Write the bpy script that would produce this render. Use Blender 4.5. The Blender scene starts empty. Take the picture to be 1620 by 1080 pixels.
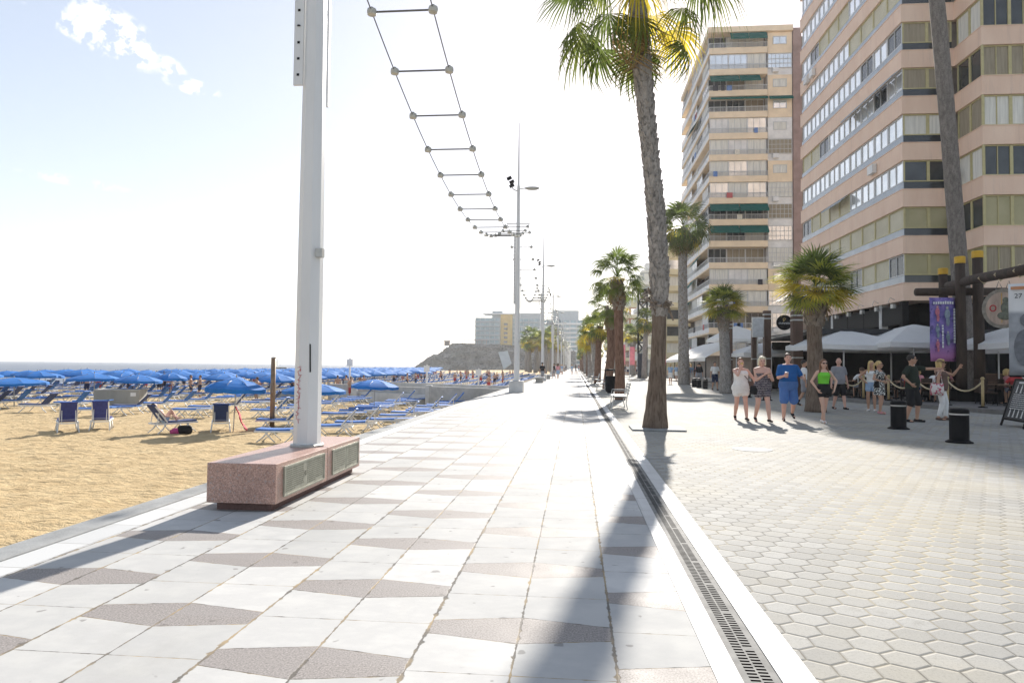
import bpy, bmesh, math, random
import numpy as np
from mathutils import Vector, Matrix, noise as mn
random.seed(7); np.random.seed(7)
R = math.radians
SC = bpy.context.scene
COL = SC.collection

# ------------------------------------------------------------------ camera
CH = 1.4
_yaw = math.atan(101 / 1080); _pit = math.atan(38 / 1080); _roll = 0.0105
_f = Vector((-math.sin(_yaw) * math.cos(_pit), math.cos(_yaw) * math.cos(_pit), math.sin(_pit)))
_r = Vector((math.cos(_yaw), math.sin(_yaw), 0)); _u = _r.cross(_f)
_r2 = _r * math.cos(_roll) + _u * math.sin(_roll)
_u2 = _u * math.cos(_roll) - _r * math.sin(_roll)
cam = bpy.data.cameras.new('camera'); cam.sensor_width = 36; cam.lens = 24
cam.clip_start = 0.05; cam.clip_end = 20000
camo = bpy.data.objects.new('camera', cam); COL.objects.link(camo)
camo.matrix_world = Matrix(((_r2.x, _u2.x, -_f.x, 0), (_r2.y, _u2.y, -_f.y, 0), (_r2.z, _u2.z, -_f.z, CH), (0, 0, 0, 1)))
SC.camera = camo

# ------------------------------------------------------------------ light
SUN_EL, SUN_AZ = R(28.0), R(7.5)          # azimuth measured from +Y towards +X
w = bpy.data.worlds.new('World'); SC.world = w; w.use_nodes = True
wn, wl = w.node_tree.nodes, w.node_tree.links
for n in list(wn): wn.remove(n)
wo = wn.new('ShaderNodeOutputWorld'); bg = wn.new('ShaderNodeBackground')
sky = wn.new('ShaderNodeTexSky'); sky.sky_type = 'NISHITA'; sky.sun_disc = False
sky.sun_elevation = SUN_EL; sky.sun_rotation = SUN_AZ
sky.air_density = 1.0; sky.dust_density = 0.45; sky.ozone_density = 1.0; sky.altitude = 10
bg.inputs['Strength'].default_value = 0.100
# small fair-weather clouds: soft noise patches around a few directions of the sky
tc = wn.new('ShaderNodeTexCoord')
def _ray(x, y):
    v = _f + _r2 * ((x - 810) / 1080) + _u2 * ((540 - y) / 1080); return v.normalized()
def vm(op, a, b=None):
    n = wn.new('ShaderNodeVectorMath'); n.operation = op
    for i, q in enumerate((a, b)):
        if q is None: continue
        if isinstance(q, (tuple, list, Vector)): n.inputs[i].default_value = q
        else: wl.new(q, n.inputs[i])
    return n
def mt(op, a, b=None, c=None, clamp=False):
    n = wn.new('ShaderNodeMath'); n.operation = op; n.use_clamp = clamp
    for i, q in enumerate((a, b, c)):
        if q is None: continue
        if isinstance(q, (int, float)): n.inputs[i].default_value = q
        else: wl.new(q, n.inputs[i])
    return n.outputs[0]
nz = wn.new('ShaderNodeTexNoise'); nz.inputs['Scale'].default_value = 38; nz.inputs['Detail'].default_value = 9
nz.inputs['Roughness'].default_value = 0.62
wl.new(tc.outputs['Generated'], nz.inputs['Vector'])
tot = None
for (x, y, a, b, ang, st) in ((186, 56, .050, .030, 30, 1.0), (97, 32, .052, .013, 36, .85), (270, 108, .020, .013, 30, .85), (305, 138, .032, .010, 8, .95),
                          (120, 287, .055, .007, 5, .35), (290, 330, .022, .005, 0, .3), (88, 2, .014, .008, 45, .6)):
    d = _ray(x, y)
    rx = (_r2 * math.cos(R(ang)) - _u2 * math.sin(R(ang))); ry = (_u2 * math.cos(R(ang)) + _r2 * math.sin(R(ang)))
    df = vm('SUBTRACT', tc.outputs['Generated'], d).outputs[0]
    px = vm('DOT_PRODUCT', df, rx / a).outputs['Value']; py = vm('DOT_PRODUCT', df, ry / b).outputs['Value']
    r2 = mt('ADD', mt('POWER', px, 2), mt('POWER', py, 2))
    m = mt('SUBTRACT', 1.0, r2, clamp=True)
    m = mt('MULTIPLY', m, mt('MULTIPLY_ADD', nz.outputs['Fac'], 9.0, -4.2, clamp=True), clamp=True)
    m = mt('MULTIPLY', mt('MULTIPLY', m, 2.2, clamp=True), st)
    tot = m if tot is None else mt('MAXIMUM', tot, m)
mixc = wn.new('ShaderNodeMixRGB'); wl.new(tot, mixc.inputs['Fac']); # milky, hazy sky: softer contrast round the sun
ss = wn.new('ShaderNodeSeparateXYZ'); wl.new(sky.outputs[0], ss.inputs[0]); cb = wn.new('ShaderNodeCombineXYZ')
for q in range(3): wl.new(mt('MULTIPLY', mt('POWER', ss.outputs[q], .55), (1.06, .99, .97)[q]), cb.inputs[q])
wl.new(cb.outputs[0], mixc.inputs['Color1'])
mixc.inputs['Color2'].default_value = (3.1, 3.1, 3.1, 1)
wl.new(mixc.outputs[0], bg.inputs['Color']); wl.new(bg.outputs[0], wo.inputs['Surface'])
sl = bpy.data.lights.new('sun', 'SUN'); sl.energy = 2.35; sl.angle = R(0.8); sl.color = (1, .94, .86)
so = bpy.data.objects.new('sun', sl); COL.objects.link(so)
sdir = Vector((math.sin(SUN_AZ) * math.cos(SUN_EL), math.cos(SUN_AZ) * math.cos(SUN_EL), math.sin(SUN_EL)))
so.rotation_euler = sdir.to_track_quat('Z', 'Y').to_euler(); so.location = sdir * 60
vs = SC.view_settings; vs.view_transform = 'Standard'; vs.look = 'None'; vs.exposure = 2.0; vs.gamma = 1; vs.use_curve_mapping = False

# ------------------------------------------------------------------ pixel -> world helpers (used only to measure where things stand)
def ray(x, y): return _f + _r2 * ((x - 810) / 1080) + _u2 * ((540 - y) / 1080)
def D(x, y, d): return Vector((0, 0, CH)) + ray(x, y) * d
def G(x, y, z=0.0):
    r = ray(x, y); return Vector((0, 0, CH)) + r * ((z - CH) / r.z)

# ------------------------------------------------------------------ mesh builder
def V3(p): return Vector(p)
class MB:
    def __init__(s): s.v = []; s.f = []; s.m = []
    def add(s, vs_, fs, mi=0):
        o = len(s.v); s.v += [tuple(p) for p in vs_]
        for q in fs: s.f.append(tuple(i + o for i in q)); s.m.append(mi)
        return s
    def box(s, x0, x1, y0, y1, z0, z1, mi=0):
        return s.add([(x0, y0, z0), (x1, y0, z0), (x1, y1, z0), (x0, y1, z0), (x0, y0, z1), (x1, y0, z1), (x1, y1, z1), (x0, y1, z1)],
            [(0, 3, 2, 1), (4, 5, 6, 7), (0, 1, 5, 4), (1, 2, 6, 5), (2, 3, 7, 6), (3, 0, 4, 7)], mi)
    def obox(s, c, ax, ay, az, hx, hy, hz, mi=0):
        c = V3(c); ax = V3(ax).normalized(); ay = V3(ay).normalized(); az = V3(az).normalized()
        P = [c + ax * (i * hx) + ay * (j * hy) + az * (k * hz) for k in (-1, 1) for i, j in ((-1, -1), (1, -1), (1, 1), (-1, 1))]
        return s.add(P, [(0, 3, 2, 1), (4, 5, 6, 7), (0, 1, 5, 4), (1, 2, 6, 5), (2, 3, 7, 6), (3, 0, 4, 7)], mi)
    def bar(s, a, b, wx, wy=None, up=(0, 0, 1), mi=0):
        a, b = V3(a), V3(b); d = (b - a); L = d.length; d.normalize(); u = V3(up)
        if abs(d.dot(u)) > .98: u = Vector((0, 1, 0))
        x = d.cross(u).normalized(); y = x.cross(d)
        return s.obox((a + b) / 2, x, y, d, wx / 2, (wy or wx) / 2, L / 2, mi)
    def tube(s, pts, rs, n=8, cap=True, mi=0, ph=0.0):
        pts = [V3(p) for p in pts]
        if not hasattr(rs, '__len__'): rs = [rs] * len(pts)
        o = len(s.v); prev = None
        for i, p in enumerate(pts):
            d = (pts[min(i + 1, len(pts) - 1)] - pts[max(i - 1, 0)])
            d = d.normalized() if d.length > 1e-9 else Vector((0, 0, 1))
            if prev is None:
                u = Vector((0, 0, 1)) if abs(d.z) < .9 else Vector((1, 0, 0))
                x = d.cross(u).normalized()
            else: x = (prev - d * prev.dot(d)).normalized()
            prev = x; y = d.cross(x)
            for k in range(n):
                a = ph + 2 * math.pi * k / n
                s.v.append(tuple(p + x * (math.cos(a) * rs[i]) + y * (math.sin(a) * rs[i])))
        for i in range(len(pts) - 1):
            for k in range(n):
                k2 = (k + 1) % n
                s.f.append((o + i * n + k, o + i * n + k2, o + (i + 1) * n + k2, o + (i + 1) * n + k)); s.m.append(mi)
        if cap:
            s.f.append(tuple(o + k for k in range(n))[::-1]); s.m.append(mi)
            s.f.append(tuple(o + (len(pts) - 1) * n + k for k in range(n))); s.m.append(mi)
        return s
    def lathe(s, prof, c=(0, 0, 0), n=12, sx=1, sy=1, mi=0):
        o = len(s.v)
        for r, z in prof:
            for k in range(n):
                a = 2 * math.pi * k / n
                s.v.append((c[0] + r * sx * math.cos(a), c[1] + r * sy * math.sin(a), c[2] + z))
        for i in range(len(prof) - 1):
            for k in range(n):
                k2 = (k + 1) % n
                s.f.append((o + i * n + k, o + i * n + k2, o + (i + 1) * n + k2, o + (i + 1) * n + k)); s.m.append(mi)
        s.f.append(tuple(o + k for k in range(n))[::-1]); s.m.append(mi)
        s.f.append(tuple(o + (len(prof) - 1) * n + k for k in range(n))); s.m.append(mi)
        return s
    def ell(s, c, rx, ry, rz, n=10, m=6, M=None, mi=0):
        o = len(s.v); c = V3(c)
        def P(v):
            v = Vector(v); v = M @ v if M is not None else v; return tuple(c + v)
        s.v.append(P((0, 0, -rz)))
        for i in range(1, m):
            t = -math.pi / 2 + math.pi * i / m
            for k in range(n):
                a = 2 * math.pi * k / n
                s.v.append(P((rx * math.cos(t) * math.cos(a), ry * math.cos(t) * math.sin(a), rz * math.sin(t))))
        s.v.append(P((0, 0, rz))); top = len(s.v) - 1
        for k in range(n):
            k2 = (k + 1) % n
            s.f.append((o, o + 1 + k2, o + 1 + k)); s.m.append(mi)
            for i in range(m - 2):
                a = o + 1 + i * n
                s.f.append((a + k, a + k2, a + n + k2, a + n + k)); s.m.append(mi)
            a = o + 1 + (m - 2) * n
            s.f.append((a + k, a + k2, top)); s.m.append(mi)
        return s
    def cap(s, a, b, r0, r1, n=10):                       # tapered capsule
        a, b = V3(a), V3(b); d = (b - a); L = d.length
        if L < 1e-6: return s.ell(a, r0, r0, r0, n)
        d.normalize(); P = []; Rr = []
        for t in (-.98, -.8, -.45, 0): P.append(a + d * (t * r0)); Rr.append(r0 * math.sqrt(max(0, 1 - t * t)) + 1e-4)
        for t in (0, .45, .8, .98): P.append(b + d * (t * r1)); Rr.append(r1 * math.sqrt(max(0, 1 - t * t)) + 1e-4)
        return s.tube(P, Rr, n)
    def rings(s, rs, n=14, mi=0):                           # loft of ellipses (cx,cy,z,rx,ry)
        o = len(s.v)
        for cx, cy, z, rx, ry in rs:
            for k in range(n):
                a = 2 * math.pi * k / n
                s.v.append((cx + rx * math.cos(a), cy + ry * math.sin(a), z))
        for i in range(len(rs) - 1):
            for k in range(n):
                k2 = (k + 1) % n
                s.f.append((o + i * n + k, o + i * n + k2, o + (i + 1) * n + k2, o + (i + 1) * n + k)); s.m.append(mi)
        s.f.append(tuple(o + k for k in range(n))[::-1]); s.m.append(mi)
        s.f.append(tuple(o + (len(rs) - 1) * n + k for k in range(n))); s.m.append(mi)
        return s
    def prism(s, poly, z0, z1, mi=0):
        n = len(poly); o = len(s.v)
        s.v += [(x, y, z0) for x, y in poly] + [(x, y, z1) for x, y in poly]
        for k in range(n):
            k2 = (k + 1) % n
            s.f.append((o + k, o + k2, o + n + k2, o + n + k)); s.m.append(mi)
        s.f.append(tuple(o + k for k in range(n))[::-1]); s.m.append(mi)
        s.f.append(tuple(o + n + k for k in range(n))); s.m.append(mi)
        return s
    def build(s, name, mats, parent=None, smooth=False, world=False, bevel=0):
        me = bpy.data.meshes.new(name)
        vv = s.v
        if world and parent is not None:
            L = parent.location; vv = [(x - L.x, y - L.y, z - L.z) for x, y, z in vv]
        me.from_pydata(vv, [], s.f)
        if not isinstance(mats, (list, tuple)): mats = [mats]
        for m in mats: me.materials.append(m)
        if len(mats) > 1: me.polygons.foreach_set('material_index', s.m)
        me.update()
        if smooth: me.shade_smooth()
        o = bpy.data.objects.new(name, me); COL.objects.link(o)
        if parent is not None: o.parent = parent
        if bevel:
            b = o.modifiers.new('bevel', 'BEVEL'); b.width = bevel; b.segments = 2; b.limit_method = 'ANGLE'
        return o

def tag(o, label=None, cat=None, group=None, kind=None):
    if label: o['label'] = label
    if cat: o['category'] = cat
    if group: o['group'] = group
    if kind: o['kind'] = kind
    return o
def thing(name, label, cat, loc=(0, 0, 0), rz=0, group=None):
    o = bpy.data.objects.new(name, None); COL.objects.link(o); o.empty_display_size = .2
    o.location = loc; o.rotation_euler = (0, 0, rz)
    return tag(o, label, cat, group)
KIDS = {}
def kids(o): return [c for c in bpy.data.objects if c.parent == o]
def copy_tree(o, parent=None, kd=None):
    """copy of a thing with its parts and sub-parts; kd = nested list captured once"""
    if kd is None: kd = capture(o)
    c = o.copy(); COL.objects.link(c)
    if parent is not None: c.parent = parent
    for ch, sub in kd: copy_tree(ch, c, sub)
    return c
def capture(o): return [(c, capture(c)) for c in o.children]

# ------------------------------------------------------------------ materials
def nmat(name):
    m = bpy.data.materials.new(name); m.use_nodes = True
    nt = m.node_tree; b = nt.nodes['Principled BSDF']; return m, nt, b
def N(nt, t, **kw):
    n = nt.nodes.new(t)
    for k, v in kw.items(): setattr(n, k, v)
    return n
def ramp(nt, fac, c0, c1, p0=.35, p1=.65):
    r = N(nt, 'ShaderNodeValToRGB'); e = r.color_ramp.elements
    e[0].position = p0; e[0].color = (*c0, 1); e[1].position = p1; e[1].color = (*c1, 1)
    nt.links.new(fac, r.inputs[0]); return r.outputs[0]
def shade(c, k): return tuple(min(1, max(0, x * k)) for x in c)
def mat(name, c, rough=.7, var=.18, scale=3, bump=0, bscale=40, metal=0, spec=.4, coat=0, stretch=(1, 1, 1), trans=0, c2=None):
    m, nt, b = nmat(name)
    co = N(nt, 'ShaderNodeTexCoord'); mp = N(nt, 'ShaderNodeMapping'); mp.inputs['Scale'].default_value = stretch
    nt.links.new(co.outputs['Object'], mp.inputs[0])
    nz = N(nt, 'ShaderNodeTexNoise'); nz.inputs['Scale'].default_value = scale; nz.inputs['Detail'].default_value = 6; nz.inputs['Roughness'].default_value = .6
    nt.links.new(mp.outputs[0], nz.inputs['Vector'])
    col = ramp(nt, nz.outputs['Fac'], shade(c, 1 - var), c2 or shade(c, 1 + var), .3, .7)
    nt.links.new(col, b.inputs['Base Color'])
    b.inputs['Roughness'].default_value = rough; b.inputs['Metallic'].default_value = metal; b.inputs['Specular IOR Level'].default_value = spec
    b.inputs['Coat Weight'].default_value = coat
    if bump:
        n2 = N(nt, 'ShaderNodeTexNoise'); n2.inputs['Scale'].default_value = bscale; n2.inputs['Detail'].default_value = 5
        nt.links.new(mp.outputs[0], n2.inputs['Vector'])
        bp = N(nt, 'ShaderNodeBump'); bp.inputs['Strength'].default_value = bump; bp.inputs['Distance'].default_value = .02
        nt.links.new(n2.outputs['Fac'], bp.inputs['Height']); nt.links.new(bp.outputs[0], b.inputs['Normal'])
    if trans:
        tr = N(nt, 'ShaderNodeBsdfTranslucent'); nt.links.new(col, tr.inputs['Color'])
        mx = N(nt, 'ShaderNodeMixShader'); mx.inputs[0].default_value = trans
        out = nt.nodes['Material Output']
        nt.links.new(b.outputs[0], mx.inputs[1]); nt.links.new(tr.outputs[0], mx.inputs[2]); nt.links.new(mx.outputs[0], out.inputs['Surface'])
    return m
M = {}
M['white_paint'] = mat('white_paint', (.74, .74, .73), .45, .06, 5)
M['pole_paint'] = mat('pole_paint', (.66, .665, .66), .42, .07, 2.5, .04, 30, stretch=(1, 1, .25))
M['concrete'] = mat('concrete', (.42, .41, .39), .9, .2, 2, .3, 30)
M['pale_concrete'] = mat('pale_concrete', (.58, .57, .55), .85, .15, 2, .2, 30)
M['kerb_stone'] = mat('kerb_stone', (.27, .275, .27), .8, .2, 4, .2, 60)
M['dark_metal'] = mat('dark_metal', (.008, .0085, .010), .55, .25, 6, .05, 50, spec=.08)
M['steel'] = mat('steel', (.5, .5, .5), .35, .12, 8, metal=.9)
M['galv'] = mat('galv', (.42, .42, .40), .45, .2, 12, metal=.5)
M['cable'] = mat('cable', (.12, .12, .12), .5, .1, 5)
M['glass_globe'] = mat('glass_globe', (.46, .46, .42), .35, .2, 14, .1, 40)
M['umbrella_blue'] = mat('umbrella_blue', (.006, .165, .53), .75, .18, 1.6, .05, 20, trans=.18)
M['lounger_blue'] = mat('lounger_blue', (.035, .16, .50), .7, .25, 8, .1, 120, trans=.15)
M['lounger_violet'] = mat('lounger_violet', (.05, .065, .26), .7, .2, 8, .1, 120, trans=.25)
M['lounger_navy'] = mat('lounger_navy', (.018, .04, .14), .75, .2, 8, .1, 120)
M['lounger_frame'] = mat('lounger_frame', (.72, .72, .70), .5, .08, 8)
M['log'] = mat('log', (.055, .038, .028), .85, .4, 5, .6, 22, stretch=(1, 1, .2))
M['brown_wood'] = mat('brown_wood', (.10, .058, .04), .7, .3, 4, .3, 30, stretch=(1, 1, .15))
M['yellow_cap'] = mat('yellow_cap', (.62, .36, .03), .6, .12, 6)
M['canvas_white'] = mat('canvas_white', (.92, .91, .88), .85, .03, 2, .06, 30, trans=.35)
M['black'] = mat('black', (.008, .008, .009), .6, .3, 6, spec=.15)
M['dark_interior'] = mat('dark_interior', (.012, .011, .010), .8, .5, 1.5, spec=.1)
M['bamboo'] = mat('bamboo', (.42, .31, .15), .6, .2, 12)
M['rope'] = mat('rope', (.55, .45, .28), .8, .15, 30, .3, 90)
M['wicker'] = mat('wicker', (.05, .03, .02), .8, .4, 14, .4, 60)
M['table_wood'] = mat('table_wood', (.16, .09, .05), .5, .25, 6)
M['red_granite'] = None
M['bronze'] = mat('bronze', (.33, .33, .27), .5, .25, 9, .2, 70, metal=.35)
M['bronze_dark'] = mat('bronze_dark', (.17, .17, .13), .6, .3, 40)
M['sign_wood'] = mat('sign_wood', (.46, .35, .28), .75, .3, 6, .3, 25, stretch=(1, 1, .2))
M['sign_rim'] = mat('sign_rim', (.27, .24, .20), .7, .3, 8, .3, 30)
M['slate'] = mat('slate', (.018, .022, .026), .5, .3, 5)
M['chalk'] = mat('chalk', (.62, .62, .6), .9, .2, 30)
M['red_paint'] = mat('red_paint', (.45, .03, .04), .6, .2, 6)
# ------------------------------------------------------------------ node helper for paving
class NX:
    def __init__(s, name):
        s.m, s.nt, s.b = nmat(name); s.l = s.nt.links
        s.co = N(s.nt, 'ShaderNodeTexCoord').outputs['Object']
    def math(s, op, a, b=None, c=None, clamp=False):
        n = N(s.nt, 'ShaderNodeMath', operation=op, use_clamp=clamp)
        for i, q in enumerate((a, b, c)):
            if q is None: continue
            if isinstance(q, (int, float)): n.inputs[i].default_value = q
            else: s.l.new(q, n.inputs[i])
        return n.outputs[0]
    def vec(s, op, a, b=None, c=None, out=0):
        n = N(s.nt, 'ShaderNodeVectorMath', operation=op)
        for i, q in enumerate((a, b, c)):
            if q is None: continue
            if isinstance(q, (tuple, list)): n.inputs[i].default_value = q
            else: s.l.new(q, n.inputs[i])
        return n.outputs[out]
    def sep(s, v): n = N(s.nt, 'ShaderNodeSeparateXYZ'); s.l.new(v, n.inputs[0]); return n.outputs
    def comb(s, x, y, z=0.0):
        n = N(s.nt, 'ShaderNodeCombineXYZ')
        for i, q in enumerate((x, y, z)):
            if isinstance(q, (int, float)): n.inputs[i].default_value = q
            else: s.l.new(q, n.inputs[i])
        return n.outputs[0]
    def noise(s, scale, detail=5, rough=.55, v=None, stretch=None):
        n = N(s.nt, 'ShaderNodeTexNoise'); n.inputs['Scale'].default_value = scale; n.inputs['Detail'].default_value = detail; n.inputs['Roughness'].default_value = rough
        v = v or s.co
        if stretch: v = s.vec('MULTIPLY', v, stretch)
        s.l.new(v, n.inputs['Vector']); return n.outputs['Fac']
    def white(s, v):
        n = N(s.nt, 'ShaderNodeTexWhiteNoise', noise_dimensions='3D'); s.l.new(v, n.inputs['Vector']); return n.outputs['Value']
    def mix(s, f, a, b, mode='MIX'):
        n = N(s.nt, 'ShaderNodeMixRGB', blend_type=mode)
        for i, q in enumerate((f, a, b)):
            if isinstance(q, (int, float)): n.inputs[i].default_value = q
            elif isinstance(q, tuple): n.inputs[i].default_value = (*q, 1)
            else: s.l.new(q, n.inputs[i])
        return n.outputs[0]
    def step(s, x, lo, hi):
        n = N(s.nt, 'ShaderNodeMapRange', interpolation_type='SMOOTHSTEP'); s.l.new(x, n.inputs[0])
        n.inputs[1].default_value = lo; n.inputs[2].default_value = hi; return n.outputs[0]
    def ramp(s, f, c0, c1, p0=.35, p1=.65): return ramp(s.nt, f, c0, c1, p0, p1)
    def bump(s, h, st=.5, dist=.01):
        n = N(s.nt, 'ShaderNodeBump'); n.inputs['Strength'].default_value = st; n.inputs['Distance'].default_value = dist
        s.l.new(h, n.inputs['Height']); s.l.new(n.outputs[0], s.b.inputs['Normal'])
    def set(s, k, v):
        if isinstance(v, (int, float)): s.b.inputs[k].default_value = v
        else: s.l.new(v, s.b.inputs[k])

# marble promenade inlaid with elongated granite hexagons
x = NX('marble_paving')
sx, sy, _ = x.sep(x.co)
W, P = .97, 1.075
u = x.math('DIVIDE', x.math('ADD', sx, .77 + W * 40), W)          # column coordinate, boundaries at .20 + .97k
col = x.math('FLOOR', u); uf = x.math('FRACT', u)
par = x.math('MULTIPLY', x.math('FRACT', x.math('MULTIPLY', col, .5)), 2)   # 0 even 1 odd
vv = x.math('DIVIDE', x.math('ADD', x.math('SUBTRACT', sy, 3.66 - P * 60), x.math('MULTIPLY', par, P * .47)), P)
row = x.math('FLOOR', x.math('ADD', vv, .5)); vd = x.math('MULTIPLY', x.math('ABSOLUTE', x.math('SUBTRACT', vv, row)), P)
um = x.math('MULTIPLY', x.math('ABSOLUTE', x.math('SUBTRACT', uf, .5)), 2)   # 0 mid ..1 edge
half = x.math('SUBTRACT', .18, x.math('MULTIPLY', um, .09))
tan = x.step(x.math('SUBTRACT', half, vd), -.002, .002)
inb = x.math('MULTIPLY', x.step(sx, -3.71, -3.70), x.step(x.math('MULTIPLY', sx, -1), -.652, -.642))
tan = x.math('MULTIPLY', tan, inb)
# joints
ej = x.math('MULTIPLY', x.math('SUBTRACT', .5, x.math('ABSOLUTE', x.math('SUBTRACT', uf, .5))), W)
mj = x.math('MULTIPLY', x.math('ABSOLUTE', x.math('SUBTRACT', uf, .5)), W)
cj = x.math('SUBTRACT', P * .5, vd)
tj = x.math('ABSOLUTE', x.math('SUBTRACT', half, vd))
jt = x.math('MINIMUM', x.math('MINIMUM', x.math('MULTIPLY', ej, .55), x.math('MULTIPLY', mj, .75)), x.math('MINIMUM', x.math('MULTIPLY', cj, 1.6), x.math('MULTIPLY', tj, 1.4)))
jn = x.noise(2.3, 4); jn2 = x.noise(14, 4)
jw = x.math('MULTIPLY_ADD', x.math('POWER', jn2, 4), .045, .0012)
joint = x.math('SUBTRACT', 1, x.step(x.math('DIVIDE', jt, jw), .6, 1.3))
# per-slab tone
hx = x.math('FLOOR', x.math('MULTIPLY', u, 2)); hy = x.math('FLOOR', vv)
sid = x.white(x.comb(hx, hy))
warp = x.vec('ADD', x.co, x.vec('SCALE', x.comb(x.noise(1.1, 3), x.noise(1.7, 3), 0.0), None)); 
vein = x.noise(1.3, 8, .65, v=x.vec('ADD', x.vec('MULTIPLY', x.co, (1.0, 1.5, 1)), x.comb(x.math('MULTIPLY', sid, 40), x.math('MULTIPLY', sid, 17))))
vn = x.math('SUBTRACT', 1, x.math('MULTIPLY', x.math('ABSOLUTE', x.math('SUBTRACT', vein, .5)), 9), clamp=True)
mcol = x.mix(x.math('MULTIPLY', vn, .28), x.ramp(sid, (.44, .435, .415), (.57, .56, .535), .0, 1.0), (.33, .33, .335))
mcol = x.mix(x.step(x.noise(.45, 5), .48, .75), mcol, x.mix(1.0, mcol, (.80, .81, .82), 'MULTIPLY'))
grain = x.noise(95, 3, .8)
tcol = x.ramp(grain, (.14, .128, .12), (.39, .355, .33), .34, .66)
tcol = x.mix(x.math('MULTIPLY', sid, .35), tcol, (.30, .28, .27))
colr = x.mix(tan, mcol, tcol)
jcol = x.ramp(x.noise(3, 4), (.10, .09, .075), (.34, .25, .13), .45, .62)
colr = x.mix(x.math('MULTIPLY', joint, .85), colr, jcol)
scuff = x.math('MULTIPLY', x.step(x.noise(1.1, 7, .7, stretch=(1, .5, 1)), .52, .72), .22)
colr = x.mix(scuff, colr, (.30, .285, .26))
spots = x.step(x.noise(9, 2, .4), .70, .74)
colr = x.mix(x.math('MULTIPLY', spots, .5), colr, (.12, .11, .1))
x.set('Base Color', colr)
x.set('Roughness', x.math('SUBTRACT', x.math('MULTIPLY_ADD', x.noise(5, 4), .2, .64), x.math('MULTIPLY', tan, .12))); x.set('Specular IOR Level', x.math('MULTIPLY_ADD', tan, .06, .05))
x.bump(x.math('SUBTRACT', x.math('MULTIPLY', x.noise(60, 3), .05), x.math('MULTIPLY', joint, 1.0)), .35, .006)
M['marble'] = x.m

# plain pale border slabs
x = NX('border_slabs'); sx, sy, _ = x.sep(x.co)
fy = x.math('FRACT', x.math('DIVIDE', sy, .62)); jd = x.math('MULTIPLY', x.math('SUBTRACT', .5, x.math('ABSOLUTE', x.math('SUBTRACT', fy, .5))), .62)
jo = x.math('SUBTRACT', 1, x.step(jd, .002, .006))
idw = x.white(x.comb(x.math('FLOOR', x.math('DIVIDE', sy, .62)), x.math('FLOOR', x.math('MULTIPLY', sx, 3))))
c = x.ramp(idw, (.46, .46, .45), (.56, .56, .545), 0, 1)
c = x.mix(x.step(x.noise(3, 6), .5, .8), c, (.38, .375, .36)); c = x.mix(x.math('MULTIPLY', jo, .8), c, (.16, .14, .11))
x.set('Base Color', c); x.set('Roughness', .6); x.bump(x.math('SUBTRACT', x.math('MULTIPLY', x.noise(60, 3), .1), jo), .3, .006)
M['border'] = x.m

# hexagonal concrete setts (points towards +-Y)
x = NX('hex_setts'); sx, sy, _ = x.sep(x.co)
S3 = math.sqrt(3); A = .192
p = x.comb(x.math('DIVIDE', x.math('ADD', sx, 200), A), x.math('DIVIDE', x.math('ADD', sy, 200), A))
def wrap(v):
    return x.vec('SUBTRACT', x.vec('MODULO', v, (1, S3, 1)), (.5, S3 / 2, 0))
a_ = wrap(p); b_ = wrap(x.vec('ADD', p, (.5, S3 / 2, 0)))
la = x.vec('LENGTH', a_, out=1); lb = x.vec('LENGTH', b_, out=1)
sel = x.math('LESS_THAN', lb, la)
mxv = N(x.nt, 'ShaderNodeMix', data_type='VECTOR'); x.l.new(sel, mxv.inputs[0]); x.l.new(a_, mxv.inputs[4]); x.l.new(b_, mxv.inputs[5])
g = mxv.outputs[1]
cid = x.vec('SUBTRACT', p, g)
ga = x.vec('ABSOLUTE', g)
hd = x.math('MAXIMUM', x.vec('DOT_PRODUCT', ga, (.5, S3 / 2, 0), out=1), x.sep(ga)[0])
edge = x.math('SUBTRACT', .5, hd)                     # 0 at joint, .5 in middle (units of A)
rnd = x.white(x.vec('ADD', x.vec('SNAP', x.vec('ADD', cid, (.13, .13, 0)), (.25, .25, 1)), (.01, .01, 0)))
cc = x.ramp(rnd, (.265, .26, .243), (.35, .345, .325), 0, 1)
dirt = x.step(x.noise(.35, 5, .6), .42, .66)
cc = x.mix(x.math('MULTIPLY', dirt, .45), cc, (.40, .36, .27))
cc = x.mix(x.math('MULTIPLY', x.step(x.noise(80, 4, .85), .46, .72), .55), cc, (.17, .165, .15))
cc = x.mix(x.math('MULTIPLY', x.math('MULTIPLY', x.step(x.noise(6, 5, .7), .55, .72), x.step(rnd, .5, .9)), .45), cc, (.15, .14, .12))
stain = x.step(x.noise(1.7, 5, .6), .6, .75)
cc = x.mix(x.math('MULTIPLY', stain, .35), cc, (.23, .22, .19))
jm = x.math('SUBTRACT', 1, x.step(x.math('ADD', edge, x.math('MULTIPLY', x.math('SUBTRACT', x.noise(11, 4), .5), .03)), .010, .038))
jcol = x.ramp(x.noise(.5, 4), (.10, .095, .08), (.42, .36, .24), .42, .62)
js = x.math('MULTIPLY', x.math('SUBTRACT', 1, x.step(edge, .04, .10)), x.step(x.noise(.45, 5, .6), .46, .60))
cc = x.mix(x.math('MULTIPLY', js, .7), cc, (.38, .335, .235))
cc = x.mix(x.math('MULTIPLY', jm, .85), cc, jcol)
x.set('Base Color', cc); x.set('Roughness', .82); x.set('Specular IOR Level', .17)
tilt = x.vec('DOT_PRODUCT', g, (x_ := (.35, .55, 0)), out=1)
hgt = x.math('ADD', x.math('MULTIPLY', x.step(edge, .0, .09), .8), x.math('ADD', x.math('MULTIPLY', x.noise(45, 4), .12), x.math('MULTIPLY', x.math('MULTIPLY', tilt, x.math('SUBTRACT', rnd, .5)), .8)))
x.bump(hgt, .6, .010)
M['hex'] = x.m

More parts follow.
